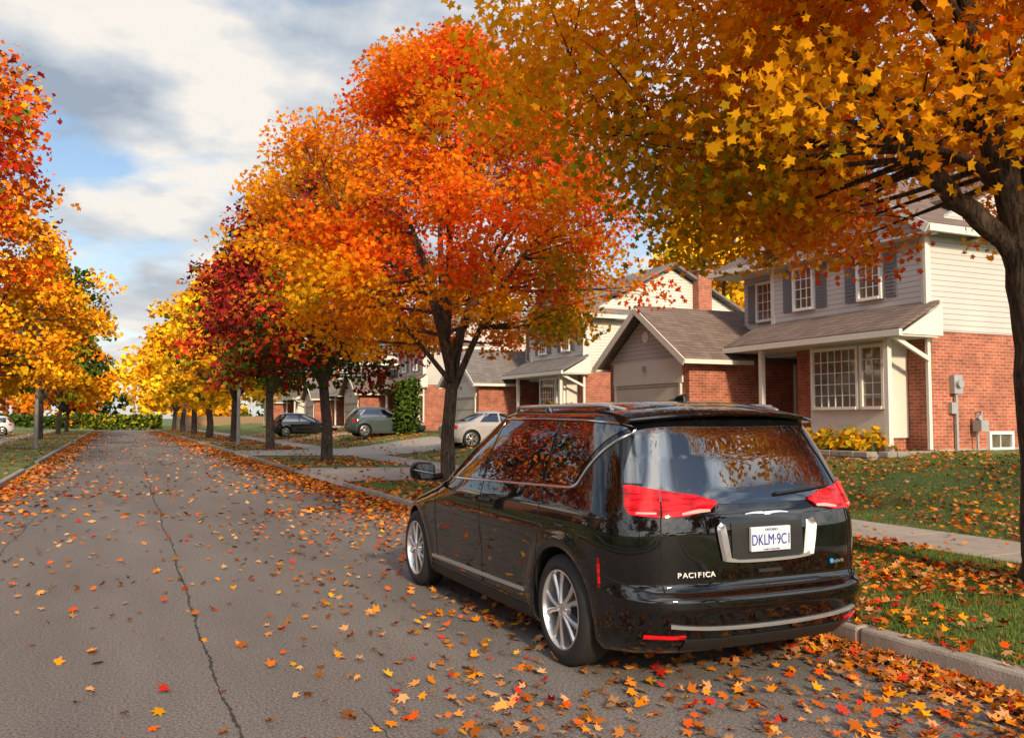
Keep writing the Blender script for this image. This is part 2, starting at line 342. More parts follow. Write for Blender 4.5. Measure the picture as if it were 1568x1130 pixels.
    bx('garage_door','F',14.1,19.8,23.1,.86,2.6,0,.03)
    for y in(19.72,23.1): bx('trim','F',14.1,y,y+.08,.86,2.62,0,.06)
    R.slab([(13.7,19.1,3.28),(20.6,19.1,3.28),(20.6,21.45,4.92),(13.7,21.45,4.92)],.11)
    R.slab([(13.7,21.45,4.922),(20.6,21.45,4.922),(20.6,23.8,3.28),(13.7,23.8,3.28)],.11)
    T.beam((13.68,21.45,4.76),(13.68,19.04,3.13),.04,.18); T.beam((13.685,21.45,4.76),(13.685,23.86,3.13),.04,.18)
    T.box(13.7,16,19.02,19.10,3.10,3.22); T.box(13.72,20,23.8,23.9,3.10,3.22)
    v=mb('vent'); vs=[(14.05,21.45+.17*cos(k*pi/4+pi/8),4.0+.17*sin(k*pi/4+pi/8)) for k in range(8)]
    v.add(vs+[(14.078,a[1],a[2]) for a in vs],[tuple(range(7,-1,-1))]+[(i,(i+1)%8,(i+1)%8+8,i+8) for i in range(8)])
    bx('lamp','F',14.1,21.4,21.5,3.0,3.15,.05,.14)
    D=mb('downspout')
    D.beam((16.42,Y0-.07,5.74),(16.42,Y0-.07,.95),.09,.07); D.beam((15.3,Y0-.1,3.44),(16.40,Y0-.1,2.95),.07,.09)
    if detail!='near': mb('chimney').box(21.9,22.6,Y0-.45,Y0-.021,.5,8.0); mb('chimney').box(21.83,22.67,Y0-.52,Y0+.05,8.001,8.12)
    if detail=='near':
        U=mb('utility_meter')
        U.box(17.15,17.42,Y0-.14,Y0,2.2,2.62); U.beam((17.28,Y0-.06,2.2),(17.28,Y0-.06,.9),.06,.06); U.box(17.1,17.24,Y0-.1,Y0,1.75,2.0)
        vs=[(17.28+.09*cos(t),yy,2.42+.09*sin(t)) for yy in(Y0-.22,Y0-.14) for t in np.linspace(0,2*pi,14,endpoint=False)]
        U.add(vs,[tuple(range(14))]+[(i,(i+1)%14,(i+1)%14+14,i+14) for i in range(14)])
        G=mb('gas_meter'); G.box(17.78,18.02,Y0-.3,Y0-.08,1.35,1.6); G.beam((17.84,Y0-.15,1.35),(17.84,Y0-.15,.9),.04,.04); G.beam((17.98,Y0-.15,1.6),(17.98,Y0-.15,1.8),.04,.04); G.beam((17.98,Y0-.15,1.78),(17.98,Y0+.0,1.78),.04,.04); G.beam((17.8,Y0-.2,1.62),(17.86,Y0-.2,1.7),.09,.09)
        win('S',Y0,18.75,1.12,.7,.3,2,1)
        bx('foundation','S',Y0-.0,16.62,25,.70,.95,0,.02)
        T.beam((19.8,Y0-.08,5.7),(19.8,Y0-.08,.95),.08,.06)
    mats=dict(brick_walls=BRICK,siding=siding,roof=shingle,trim=TRIM,window_frames=WHITE,window_glass=HGLASS,muntins=WHITE,shutters=SHUT,
      bay_panel=TRIM,front_door=DARK,porch=CONC,gable=siding,header=TRIM,garage_door=GDOOR,vent=WHITE,lamp=METAL,downspout=TRIM,chimney=BRICK,utility_meter=METAL,gas_meter=METAL,foundation=CONC)
    for k,m in M.items():
        if m.v: m.obj(k,mats[k],root)
    return root
house('brick_house',0,SIDE1,SHING,'near')
house('brick_house',17.4,SIDE2,SHING2,back=1.0); house('brick_house',34.8,SIDE1,SHING); house('brick_house',52.2,SIDE2,SHING2,back=.8); house('brick_house',69.6,SIDE1,SHING2)
for y in(28,48,70,92): house('brick_house',y,SIDE2,SHING,left=True)
# ------------------------------------------------------------------ trees
Rv=np.array([.91,-.4147,0]); Fv=np.array([.4147,.91,0])
def bez(a,b,c,n):
    t=np.linspace(0,1,n)[:,None]; return (1-t)**2*a+2*t*(1-t)*b+t*t*c
def tree(name,loc,top,cb,R,tr,colfn,nc,lpc,ls,shape=SIMPLE,seed=0,fork=None,prof=None,limbs=None,offset=(0,0),nl=9,sig=(.5,.3),core=.12,reject=None,twigs=3,mat=None,dark=.62,tp_=.92):
    r=np.random.default_rng(seed); root=empty(name,loc)
    m=MB(); fork=fork or cb*.85; nodes=[]
    def limb(pts,r0,r1,sides=8):
        rad=np.linspace(r0,r1,len(pts)); m.tube(pts,rad,sides)
        for p,q in zip(pts,rad): nodes.append((*p,q))
    if limbs is None:
        tp=np.array([(0,0,-.1),(.0,.0,.12),(r.normal(0,.03),r.normal(0,.03),fork*.5),(r.normal(0,.06),r.normal(0,.06),fork)])
        m.tube(tp,[tr*1.5,tr*1.1,tr*.92,tr*.85],12)
        base=tp[-1]; H=top-fork
        lead=bez(base,base+np.array([r.normal(0,.3),r.normal(0,.3),H*.4]),base+np.array([offset[0]*.5+r.normal(0,.3),offset[1]*.5+r.normal(0,.3),H*.86]),14)
        limb(lead,tr*.7,.02)
        for k in range(nl):
            az=2*pi*k/nl+r.normal(0,.25); hh=r.uniform(.0,.28)*H
            st=lead[int(hh/H/.86*13)] if k>2 else base-np.array([0,0,r.uniform(0,.25)])
            el=r.uniform(.15,.75); rr=R*r.uniform(.6,.85)*(1-.35*el)
            en=np.array([offset[0]*.6+rr*cos(az),offset[1]*.6+rr*sin(az),cb+(top-cb)*(el*.75+.12)])
            mid=st+(en-st)*np.array([.38,.38,.62])+r.normal(0,.18,3)
            limb(bez(st,mid,en,12),tr*r.uniform(.38,.55),.015,7)
    else:
        for pts,r0,r1 in limbs: 
            pts=np.array(pts,float); n=len(pts); t=np.linspace(0,n-1,(n-1)*4+1)
            q=np.stack([np.interp(t,np.arange(n),pts[:,i]) for i in range(3)],1)
            for _ in range(3): q[1:-1]=.25*q[:-2]+.5*q[1:-1]+.25*q[2:]
            q[1:-1]+=r.normal(0,.012,(len(q)-2,3))
            limb(q,r0,r1,12)
    nd=np.array(nodes)
    pt=prof or ([0,.12,.3,.5,.7,.87,1],[.45,.86,1,.95,.76,.48,.12])
    ph=r.uniform(0,6.28,6); cents=[];tries=0
    while len(cents)<nc and tries<nc*30:
        tries+=1
        t=r.uniform(0,1)**tp_; az=r.uniform(0,2*pi)
        lump=1+.10*sin(3*az+ph[0]+4*t)+.09*sin(5*az+ph[1]-7*t)+.09*sin(9*t*3+ph[2]+2*az)
        rr=R*np.interp(t,*pt)*lump*math.sqrt(r.uniform(core,1))
        c=np.array([offset[0]*min(1,t*2)+rr*cos(az),offset[1]*min(1,t*2)+rr*sin(az),cb+(top-cb)*t])
        if t<.25 and rr<R*.4: continue
        if reject and reject(c,r): continue
        cents.append(c)
    cents=np.array(cents); Ls=[];Cs=[];Ns=[]
    for c in cents:
        dd=np.linalg.norm(nd[:,:3]-c,axis=1)+np.where(nd[:,2]>c[2]+.1,2.0,0)
        i=int(np.argmin(dd)); s=nd[i,:3]; q=nd[i,3]
        mid=s+(c-s)*np.array([.55,.55,.35])+r.normal(0,.08,3)
        b=bez(s,mid,c,6); m.tube(b,np.linspace(min(q*.7,.020+.009*np.linalg.norm(c-s)),.006,6),5,cap=False)
        sg=sig[0]*r.uniform(.7,1.3)
        for _ in range(twigs):
            e=c+np.clip(r.normal(0,1,3),-1.3,1.3)*np.array([sg,sg,sig[1]])*1.1; m.tube(bez(b[3],(b[3]+e)/2+np.array([0,0,.1]),e,4),[.008,.006,.005,.003],4,cap=False)
        n=int(lpc*r.uniform(.7,1.3))
        p=r.normal(0,1,(n,3)); nn=np.linalg.norm(p,axis=1)[:,None]; p=p/nn*np.minimum(nn,2.1)
        p=p*np.array([sg,sg,sig[1]*r.uniform(.8,1.2)]); p[:,2]-=.18*(p[:,0]**2+p[:,1]**2)/sg
        Ls.append(c+p)
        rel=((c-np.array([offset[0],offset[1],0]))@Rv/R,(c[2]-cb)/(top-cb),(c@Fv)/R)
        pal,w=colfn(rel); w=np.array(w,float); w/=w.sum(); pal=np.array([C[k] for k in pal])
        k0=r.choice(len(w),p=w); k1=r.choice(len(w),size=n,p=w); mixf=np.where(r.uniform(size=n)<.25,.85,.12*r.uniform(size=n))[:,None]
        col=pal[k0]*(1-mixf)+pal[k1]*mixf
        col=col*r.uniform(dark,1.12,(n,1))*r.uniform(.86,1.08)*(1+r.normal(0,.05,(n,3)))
        Cs.append(np.clip(col,.004,.96))
        outv=(c-np.array([0,0,(top+cb)/2])); outv/=np.linalg.norm(outv)+1e-6
        Ns.append(r.normal(0,.75,(n,3))+outv*.4+np.array([0,0,.55]))
    Lp=np.concatenate(Ls); sz=ls*r.uniform(.7,1.25,len(Lp))
    m.obj('trunk',BARK,root,smooth=True)
    leaf_mesh('foliage',Lp,sz,np.concatenate(Ns),np.concatenate(Cs),shape,mat or LEAF,root)
    return root
A=lambda a,b,z:tuple(Rv*a+Fv*b+np.array([0,0,z]))
limbsT1=[([A(.04,0,-.1),A(.02,0,.1),A(.02,0,.5),A(0,0,1.4),A(-.06,0,2.4),A(-.15,0,3.05)],.28,.20),
 ([A(-.10,0,2.80),A(-.3,0,3.12),A(-.74,.1,3.5),A(-1.08,.2,4.05),A(-1.27,.3,4.5),A(-1.5,.4,4.95),A(-2.0,.5,5.6),A(-2.8,.5,6.3),A(-3.5,.6,6.7)],.115,.02),
 ([A(-.14,0,2.95),A(-.22,0,3.5),A(-.40,0,4.0),A(-.55,0,4.6),A(-.63,0,5.2),A(-.7,0,6.5),A(-.6,0,8.3)],.17,.03),
 ([A(-.12,0,3.1),A(.12,-.1,3.9),A(.5,-.2,4.8),A(1.1,-.3,6.3),A(1.4,-.4,7.5)],.11,.02),
 ([A(-.55,0,4.4),A(-1.2,-.5,5.0),A(-2.2,-.9,5.5),A(-3.4,-1.0,5.75),A(-4.2,-.9,5.8)],.05,.012),
 ([A(-1.08,.2,4.0),A(-1.9,.8,4.3),A(-2.9,1.3,4.55),A(-3.6,1.6,4.6)],.035,.010),
 ([A(-.25,0,3.5),A(-.35,1,4.3),A(-.6,2.2,4.9),A(-.8,3.4,5.3)],.07,.015),
 ([A(-.45,0,4.1),A(-1.3,.9,4.9),A(-2.2,2,5.5),A(-3.0,3.0,5.8)],.05,.012),
 ([A(-.15,0,3.3),A(.5,1,4.2),A(1.2,2,4.8),A(1.8,3,5.2)],.07,.015),
 ([A(-.63,0,5.1),A(-1.8,-.6,6.2),A(-3.0,-1.,7.2),A(-3.8,-1.2,7.6)],.05,.012),
 ([A(-.15,0,3.4),A(-.2,-.8,4.6),A(-.5,-2.2,5.6),A(-.8,-3.2,6.2)],.06,.015)]
def colT1(rel):
    a,t,f=rel
    if t<.20 and a<-.35: return ['gold','olive','green','amber'],[4,2.2,.6,4]
    if t<.22 and a>-.2: return ['orange','redor','amber','peach'],[5,2,4,1.5]
    if t<.5 and a<-.5: return ['amber','gold','orange','olive'],[6,4,3,1]
    return ['amber','yellow','gold','orange','redor'],[6,3,4,3,.5]
def rejT1(c,r):
    a=c@Rv; f=c@Fv
    if f<-3.4: return True
    if f<-2.2 and c[2]<4.9: return True
    if a<-4.9: return True
    return False
tree('maple_tree',(7.58,5.10,.13),9.0,3.85,5.1,.3,colT1,390,290,.054,STAR,seed=11,limbs=limbsT1,offset=tuple((Rv*-.4)[:2]),
     prof=([0,.08,.25,.5,.75,1],[.66,.88,1,1,.85,.35]),sig=(.40,.25),core=.05,reject=rejT1,twigs=1,dark=.72,tp_=1.15)
def colT2(rel):
    a,t,f=rel
    if t<.16: return ['gold','amber','olive','orange'],[4,4,1.2,3]
    if a>.4 and t<.42: return ['gold','orange','olive','redor'],[3,4,1.3,3]
    if a>.05: return ['redor','orange','peach','amber'],[7,6,1,1]
    if a<-.4: return ['amber','orange','yellow','redor'],[4,6,1.0,1.8]
    return ['orange','redor','amber','crimson'],[6,4,1.5,.3]
tree('maple_tree',(7.0,18.9,.13),10.15,3.3,4.5,.165,colT2,300,210,.066,STAR,seed=4,fork=2.3,sig=(.37,.22),nl=13,core=.2,dark=.70,
     prof=([0,.12,.3,.5,.68,.85,1],[.6,.95,1.02,.95,.80,.56,.16]))
def pal(names,w): return lambda rel:(names,w)
def colT3(rel):
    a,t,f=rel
    if t<.22: return ['dgreen','green','rust','maroon','crimson'],[4,3,2,2,2]  # darker greens put the shade under the crown into the leaf colour
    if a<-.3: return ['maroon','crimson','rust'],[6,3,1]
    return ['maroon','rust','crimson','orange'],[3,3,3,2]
F=FARLEAF
ST=[
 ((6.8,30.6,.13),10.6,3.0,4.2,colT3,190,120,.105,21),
 ((6.8,42.8,.13),11.2,3.2,4.3,pal(['maroon','green','rust','orange','crimson'],[3,3,2,1.5,1.5]),120,80,.15,22),
 ((6.8,57,.13),11.5,3,4.6,pal(['yellow','amber','olive','green'],[5,3,2,1.5]),100,75,.18,23),
 ((6.6,70,.13),12.5,2.6,5,pal(['yellow','amber','gold'],[5,3,1]),80,60,.21,24),
 ((6.5,83,.13),12,2.6,5,pal(['yellow','amber','orange'],[5,3,1]),70,50,.24,25),
 ((6.5,97,.13),12,2.6,5,pal(['yellow','gold','amber'],[5,3,2]),60,50,.27,26),
 ((6.5,112,.13),12,2.6,5,pal(['yellow','gold','amber'],[5,3,2]),60,50,.3,27),
 ((-6.4,25.6,.13),12.8,4.6,4.7,pal(['rust','redor','crimson','orange','green','maroon'],[3,4,2.2,3.5,1,1]),210,135,.095,31),
 ((-5.9,50,.13),12.6,3.0,5.4,pal(['yellow','amber','orange','gold'],[4,5,4,1]),180,110,.14,32),
 ((-5.0,72,.13),14,3.0,5.0,pal(['green','dgreen','olive','amber'],[5,3,2,1.5]),110,70,.22,33),
 ((-4.8,92,.13),10.5,2.6,4.6,pal(['orange','amber','green'],[4,3,1]),70,50,.26,34),
 ((-4.8,108,.13),9,2.2,4.6,pal(['orange','redor','yellow'],[4,1,3]),60,50,.3,35),
 ((-8.6,8,.13),10.5,3.6,4.0,pal(['orange','amber','green'],[4,3,1]),80,60,.18,36),
 ((-8.8,-6,.13),10,3.6,4.0,pal(['amber','orange','green'],[4,3,2]),60,50,.22,37),
 ((-9.5,-22,.13),11,3.6,4.5,pal(['amber','orange','green'],[4,3,2]),50,50,.28,39),
 ((12.5,-14,.3),12,3.6,5,pal(['amber','orange','green'],[4,3,2]),50,50,.28,40),
 ((31,39,.9),13.0,4,5.6,pal(['yellow','gold','amber','olive'],[5,4,2,1]),140,80,.19,41),
 ((38,50,.9),14,4,6,pal(['yellow','amber','gold'],[5,3,2]),90,60,.26,42),
 ((31,75,.9),15,4,6.5,pal(['green','gold','orange'],[3,3,2]),70,60,.3,43),
]
for loc,top,cb,R,cf,nc,lpc,ls,sd in ST:
    tree('maple_tree',loc,top,cb,R,.2 if R<5 else .26,cf,nc,lpc,ls,SIMPLE if ls<.16 else QUAD,seed=sd,fork=cb*.85,sig=(.42+.02*R,.29),nl=8,twigs=0 if ls>.12 else 2,mat=F)
def mass(name,n,xr,yr,hfn,cols,ls,seed):
    r=np.random.default_rng(seed); nc=n//60
    cx=r.uniform(*xr,nc); cy=r.uniform(*yr,nc); hh=hfn(cx,r); cz=r.uniform(0,1,nc)**.8*hh
    k=r.choice(len(cols),nc); P=[];Q=[]
    grp=(np.floor(cx/9)+np.floor(cy/9)*7).astype(int)%len(cols); k=np.where(r.uniform(size=nc)<.75,grp,k)
    for i in range(nc):
        p=r.normal(0,1,(60,3))*np.array([1.1,1.1,.7])+np.array([cx[i],cy[i],cz[i]+.4]); P.append(p)
        Q.append(C[cols[k[i]]]*r.uniform(.5,1.1,(60,1)))
    P=np.concatenate(P);Q=np.concatenate(Q); P[:,2]=np.maximum(P[:,2],.15)
    return leaf_mesh(name,P,ls*r.uniform(.7,1.3,len(P)),r.normal(size=P.shape)+np.array([0,-.5,.5]),Q,QUAD,FARLEAF)
mass('distant_trees',20000,(-80,95),(138,160),lambda x,r:8+3*np.sin(x*.35)+2*np.sin(x*.9)+r.normal(0,1,len(x)),['yellow','amber','green','orange','olive','rust','dgreen'],.5,51)
mass('distant_trees',6000,(-45,-26),(10,130),lambda x,r:8+r.normal(0,1.5,len(x)),['green','amber','dgreen','orange'],.6,52)
mass('distant_trees',5000,(42,60),(20,130),lambda x,r:9+r.normal(0,1.5,len(x)),['green','amber','dgreen','yellow'],.6,53)
mass('distant_trees',4000,(-60,60),(-80,-62),lambda x,r:8+r.normal(0,1.5,len(x)),['green','amber','dgreen','orange'],.8,54)
def hedge(name,x0,x1,y0,y1,h,n,ls,cols,seed):
    r=np.random.default_rng(seed); P=np.stack([r.uniform(x0,x1,n),r.uniform(y0,y1,n),r.uniform(0,1,n)**.7*h],1)
    P[:,2]+=.1*np.sin(P[:,0]*3)+.1*np.sin(P[:,1]*2.3)+gz(P[:,0]); k=r.choice(len(cols),n)
    Q=np.array([C[c] for c in cols])[k]*r.uniform(.5,1.3,(n,1))
    return leaf_mesh(name,P,ls*r.uniform(.7,1.3,n),r.normal(size=(n,3))+np.array([0,-.3,.5]),Q,QUAD,FARLEAF)
hedge('hedge',-30,-6,131,133,1.6,3000,.25,['green','dgreen'],1); hedge('hedge',-4,6,131,133,2.0,2500,.25,['dgreen','green','olive'],2)
hedge('shrub',13.3,15.8,24.2,25.6,1.2,2600,.06,['green','olive','dgreen'],4)
hedge('shrub',15.4,16.6,29.6,30.9,1.3,2600,.07,['green','rust','dgreen'],5)
hedge('shrub',13.3,15.9,47.8,52.5,1.0,3000,.09,['green','rust','gold'],7)
hedge('shrub',14.0,15.3,45.4,46.8,3.0,2500,.1,['dgreen','green'],8)
hedge('shrub',-12,-9,60,64,1.5,2500,.12,['green','dgreen'],9)
fe=MB()
for i in range(140): fe.box(8+i*.25,8.22+i*.25,131.5,131.56,.1,1.9)
fe.box(8,43,131.57,131.62,.5,.6); fe.box(8,43,131.57,131.62,1.5,1.6); fe.obj('fence',pmat('fence_wood',(.25,.16,.09),.9))
fb=MB(); r=np.random.default_rng(3)
for row in range(3):
    y=13.55+row*.1
    while y<17.0:
        w=r.uniform(.28,.45); fb.box(14.55+r.uniform(-.03,.02),14.85,y,y+w-.015,.55+row*.13,.55+row*.13+.12); y+=w
    x=14.86
    while x<16.2:
        w=r.uniform(.28,.45); fb.box(x,x+w-.015,13.5+r.uniform(-.03,.02),13.74,.55+row*.13,.55+row*.13+.12); x+=w
fb.box(14.8,16.48,13.74,17.0,.5,.86)
fb.obj('flower_bed',STONE,bevel=.015)
STEM=pmat('stem',(.2,.22,.05),.7)
def hosta(loc,n,R,seed,cols=('yellow','yellow','amber','olive')):
    r=np.random.default_rng(seed); mb=MB()
    root=empty('hosta_plant',loc); P=[];Q=[];Nn=[]
    for i in range(n):
        az=r.uniform(0,2*pi); rr=R*r.uniform(.2,1); el=r.uniform(.2,.55)*(1.2-rr/R)
        P.append((rr*cos(az),rr*sin(az),.1+el)); Nn.append((cos(az)*.7,sin(az)*.7,.8)); Q.append(C[cols[r.integers(len(cols))]]*r.uniform(.5,1.0))
        mb.tube([(0,0,0),(rr*.4*cos(az),rr*.4*sin(az),.1+el*.8),P[-1]],[.008,.006,.004],4)
    hs=polar([(90,1.3),(50,.7),(0,.5),(-60,.6),(-120,.6),(180,.5),(130,.7)])
    leaf_mesh('leaves',np.array(P),r.uniform(.07,.11,n),np.array(Nn)+r.normal(0,.35,(n,3)),np.array(Q),hs,LEAF,root)
    mb.obj('stems',STEM,root)
for i,(x,y,s) in enumerate([(15.3,14.3,.5),(15.2,15.0,.55),(15.35,15.7,.5),(15.2,16.3,.42),(15.0,14.6,.4)]): hosta((x,y,.84),120,s,60+i)
# ------------------------------------------------------------------ street furniture
def lamp(loc,h,arm):
    root=empty('street_lamp',loc); m=MB(); m.tube([(0,0,-.1),(0,0,1),(0,0,h)],[.11,.10,.07],12)
    m.tube([(0,0,h-.3),(arm*.5,0,h+.1),(arm,0,h+.15)],[.04,.035,.03],8); m.obj('pole',CONC,root,smooth=True,angle=40)
    b=MB(); b.box(arm-.05,arm+.55*np.sign(arm),-.13,.13,h+.08,h+.2); b.obj('lamp_head',METAL,root,bevel=.04)
lamp((6.4,51.5,.12),8,-1.6); lamp((-3.6,50.0,.12),7.5,1.4)
root=empty('stop_sign',(5.9,84,.12)); m=MB(); m.tube([(0,0,-.1),(0,0,1.5),(0,0,3.0)],.035,8); m.obj('post',METAL,root)
def octa(r0,y0,y1,mat,nm):
    m=MB(); vs=[(r0*cos(k*pi/4+pi/8),y0,2.75+r0*sin(k*pi/4+pi/8)) for k in range(8)]; vs+=[(a[0],y1,a[2]) for a in vs]
    m.add(vs,[tuple(range(8)),tuple(range(15,7,-1))]+[(i,i+8,(i+1)%8+8,(i+1)%8) for i in range(8)]); return m.obj(nm,mat,root,fixn=True)
RED=pmat('sign_red',(.7,.02,.02),.5); octa(.42,-.06,-.04,WHITE,'border'); octa(.38,-.07,-.061,RED,'face')
tx=bpy.data.curves.new('sign_text','FONT'); tx.body='STOP'; tx.size=.3; tx.align_x='CENTER'; tx.align_y='CENTER'; to=bpy.data.objects.new('sign_text',tx); COL.objects.link(to)
to.parent=root; to.location=(0,-.075,2.75); to.rotation_euler=(pi/2,0,0); tx.materials.append(WHITE)
# ------------------------------------------------------------------ vehicles
def smooth_tab(tab,s):
    z=np.arange(.1,2.0,.004); v=np.interp(z,[a for a,b in tab],[b for a,b in tab]); k=int(s*3/.004)
    g=np.exp(-.5*(np.arange(-k,k+1)*.004/s)**2); g/=g.sum(); vp=np.pad(v,k,mode='edge'); v=np.convolve(vp,g,'valid'); return z,v
def car_paint(name,c,coat=.35,ior=1.5):
    m,nt,out=new_mat(name); b=N(nt,'BsdfPrincipled'); L(nt,b.outputs[0],out.inputs[0])
    tc=N(nt,'TexCoord'); no=N(nt,'TexNoise'); no.inputs['Scale'].default_value=5; no.inputs['Detail'].default_value=5; L(nt,tc.outputs['Object'],no.inputs[0])
    r=N(nt,'MapRange'); r.inputs[3].default_value=.01; r.inputs[4].default_value=.045; L(nt,no.outputs[0],r.inputs[0]); L(nt,r.outputs[0],b.inputs['Roughness'])
    b.inputs['Base Color'].default_value=(*c,1); b.inputs['Coat Weight'].default_value=coat; b.inputs['Coat Roughness'].default_value=.01; b.inputs['Specular IOR Level'].default_value=.5; b.inputs['IOR'].default_value=ior
    return m
PAINTK=car_paint('black_paint',(.0025,.0025,.003),.35,1.55); BLK=pmat('black_plastic',(.010,.010,.010),.55); RUB=pmat('rubber',(.014,.014,.014),.8,bump=.2)
CHR=pmat('chrome',(.80,.80,.81),.14,metal=1,var=.02); ALLOY=pmat('alloy',(.66,.66,.67),.28,metal=.85,var=.05); SILV=pmat('silver_trim',(.55,.55,.56),.2,metal=.7,var=.04)
GLS=pmat('tinted_glass',(.003,.004,.005),.008,spec=.8,var=.2,ior=2.1); LWH=pmat('tail_lamp_clear',(.60,.30,.28),.12,coat=.2)
def lampmat():
    m,nt,out=new_mat('tail_lamp_red'); b=N(nt,'BsdfPrincipled'); L(nt,b.outputs[0],out.inputs[0])
    tc=N(nt,'TexCoord'); no=N(nt,'TexNoise'); no.inputs['Scale'].default_value=7; no.inputs['Detail'].default_value=3; mp=N(nt,'Mapping'); mp.inputs['Scale'].default_value=(1,1,6); L(nt,tc.outputs['Object'],mp.inputs[0]); L(nt,mp.outputs[0],no.inputs[0])
    r=N(nt,'ValToRGB'); r.color_ramp.elements[0].position=.40; r.color_ramp.elements[1].position=.60; r.color_ramp.elements[0].color=(.25,.002,.005,1); r.color_ramp.elements[1].color=(.85,.012,.018,1); L(nt,no.outputs[0],r.inputs[0]); L(nt,r.outputs[0],b.inputs['Base Color'])
    b.inputs['Roughness'].default_value=.05; b.inputs['Specular IOR Level'].default_value=.3; return m
LRED=lampmat()
GAP=pmat('gap',(.002,.002,.002),.9)
class Body:
    def __init__(s,YR,YF,W,zt,crown,Dr,Df,wheels,wr,z0=.2,p=3.0,q=3.0):
        s.t=[smooth_tab(YR,.010),smooth_tab(YF,.02),smooth_tab(W,.018)]; s.zt=zt; s.cr=crown; s.Dr0=Dr; s.Df0=Df; s.wh=wheels; s.wr=wr; s.z0=z0
        s.L=max(b for a,b in YF); s.p=p; s.q=q; s.p2=2.4; s.q2=2.6
    def yr(s,z): return np.interp(z,*s.t[0])
    def yf(s,z): return np.interp(z,*s.t[1])
    def w(s,z): return np.interp(z,*s.t[2])
    def D(s,z):
        l=s.yf(z)-s.yr(z); return np.minimum(s.Dr0,.42*l),np.minimum(s.Df0,.5*l)
    def c(s,y): return 1-.045*((y-s.L*.5)/(s.L*.5))**2
    def flare(s,y,z):
        f=0
        for wy in s.wh: 
            r=np.sqrt((y-wy)**2+(z-s.wr)**2); f=f+.016*np.exp(-((r-s.wr-.09)/.05)**2)
        f=f-.016*np.exp(-((z-.60)/.11)**2)*np.clip((y-1.3)/.5,0,1)*np.clip((s.L-1.6-y)/.5,0,1)
        return f
    def hw(s,y,z):
        y=np.asarray(y,float); z=np.asarray(z,float); Dr,Df=s.D(z)
        d=np.clip((y-s.yr(z))/Dr,0,1); e=np.clip((s.yf(z)-y)/Df,0,1)
        f=(1-(1-d)**s.p)**(1/s.q); g=(1-(1-e)**s.p2)**(1/s.q2)
        return s.w(z)*f*g*s.c(y)+s.flare(y,z)*f*g
    def R(s,phi,z,side=1):
        phi=np.asarray(phi,float); z=np.asarray(z,float)+0*phi; Dr,_=s.D(z)
        y=s.yr(z)+Dr*(1-np.cos(phi)**(2/s.p)); x=s.w(z)*np.sin(phi)**(2/s.q)*s.c(y)+s.flare(y,z)*np.sin(phi)**(2/s.q)
        return np.stack([side*x,y,z],-1)
    def rearx(s,x,z):
        x=np.asarray(x,float); z=np.asarray(z,float)+0*x; Dr,_=s.D(z); lo=np.zeros_like(x); hi=Dr+0*x
        for _ in range(30):
            m=(lo+hi)/2; ok=s.hw(s.yr(z)+m,z)<np.abs(x); lo=np.where(ok,m,lo); hi=np.where(ok,hi,m)
        return np.stack([x,s.yr(z)+(lo+hi)/2,z],-1)
    def S(s,y,z,side=-1):
        y=np.asarray(y,float); z=np.asarray(z,float)+0*y; return np.stack([side*s.hw(y,z),y+0*z,z],-1)
    def half(s,z,sc=1.0,dr=0,df=0,zo=None):
        Dr,Df=s.D(z); a=np.linspace(0,pi/2,34)
        yr=float(s.yr(z));yf=float(s.yf(z))
        y1=yr+Dr*(1-np.cos(a)**(2/s.p)); f1=np.sin(a)**(2/s.q)
        ys=np.linspace(yr+Dr,yf-Df,62)[1:-1]; b=np.linspace(pi/2,0,26); y3=yf-Df*(1-np.cos(b)**(2/s.p2)); f3=np.sin(b)**(2/s.q2)
        y=np.concatenate([y1,ys,y3]); f=np.concatenate([f1,np.ones(len(ys)),f3]); f[0]=0; f[-1]=0
        x=(s.w(z)*s.c(y)+s.flare(y,z))*f
        t=(y-yr)/(yf-yr); y=(yr+dr)+t*((yf-df)-(yr+dr)); x=x*sc
        return x,y,np.full_like(x,z if zo is None else zo)
    def roofp(s,sc,t,side):
        yr=float(s.yr(s.zt));yf=float(s.yf(s.zt)); ln=yf-yr; y0=yr+t*ln
        x=float(s.hw(y0,s.zt))*sc; dr=(1-sc)*.34*ln; df=(1-sc)*.42*ln
        return np.array([side*x,(yr+dr)+t*((yf-df)-(yr+dr)),s.zt+s.cr*(1-sc**4)])
    def mesh(s,name,paint,parent):
        rings=[]
        for z in np.linspace(s.z0,s.zt,118): rings.append(s.half(z))
        ln=float(s.yf(s.zt)-s.yr(s.zt))
        for sc in (1-np.linspace(0,1,22)[1:]**1.3): rings.append(s.half(s.zt,sc,(1-sc)*.34*ln,(1-sc)*.42*ln,s.zt+s.cr*(1-sc**4)))
        P=[]
        for x,y,z in rings:
            R=np.stack([x,y,z],1); Lm=np.stack([-x[1:-1],y[1:-1],z[1:-1]],1)[::-1]; P.append(np.concatenate([R,Lm]))
        P=np.array(P); nz,n=P.shape[:2]; vs=P.reshape(-1,3)
        fs=[(i*n+j,i*n+(j+1)%n,(i+1)*n+(j+1)%n,(i+1)*n+j) for i in range(nz-1) for j in range(n)]
        fs.append(tuple(range(n-1,-1,-1)))
        me=bpy.data.meshes.new(name); me.from_pydata([tuple(v) for v in vs],[],fs)
        bm=bmesh.new(); bm.from_mesh(me); bmesh.ops.remove_doubles(bm,verts=bm.verts,dist=.0006); bmesh.ops.dissolve_degenerate(bm,edges=bm.edges,dist=.0003); bmesh.ops.recalc_face_normals(bm,faces=bm.faces); bm.to_mesh(me); bm.free()
        me.materials.append(paint); me.materials.append(BLK)
        o=bpy.data.objects.new(name,me); COL.objects.link(o)
        cm=MB()
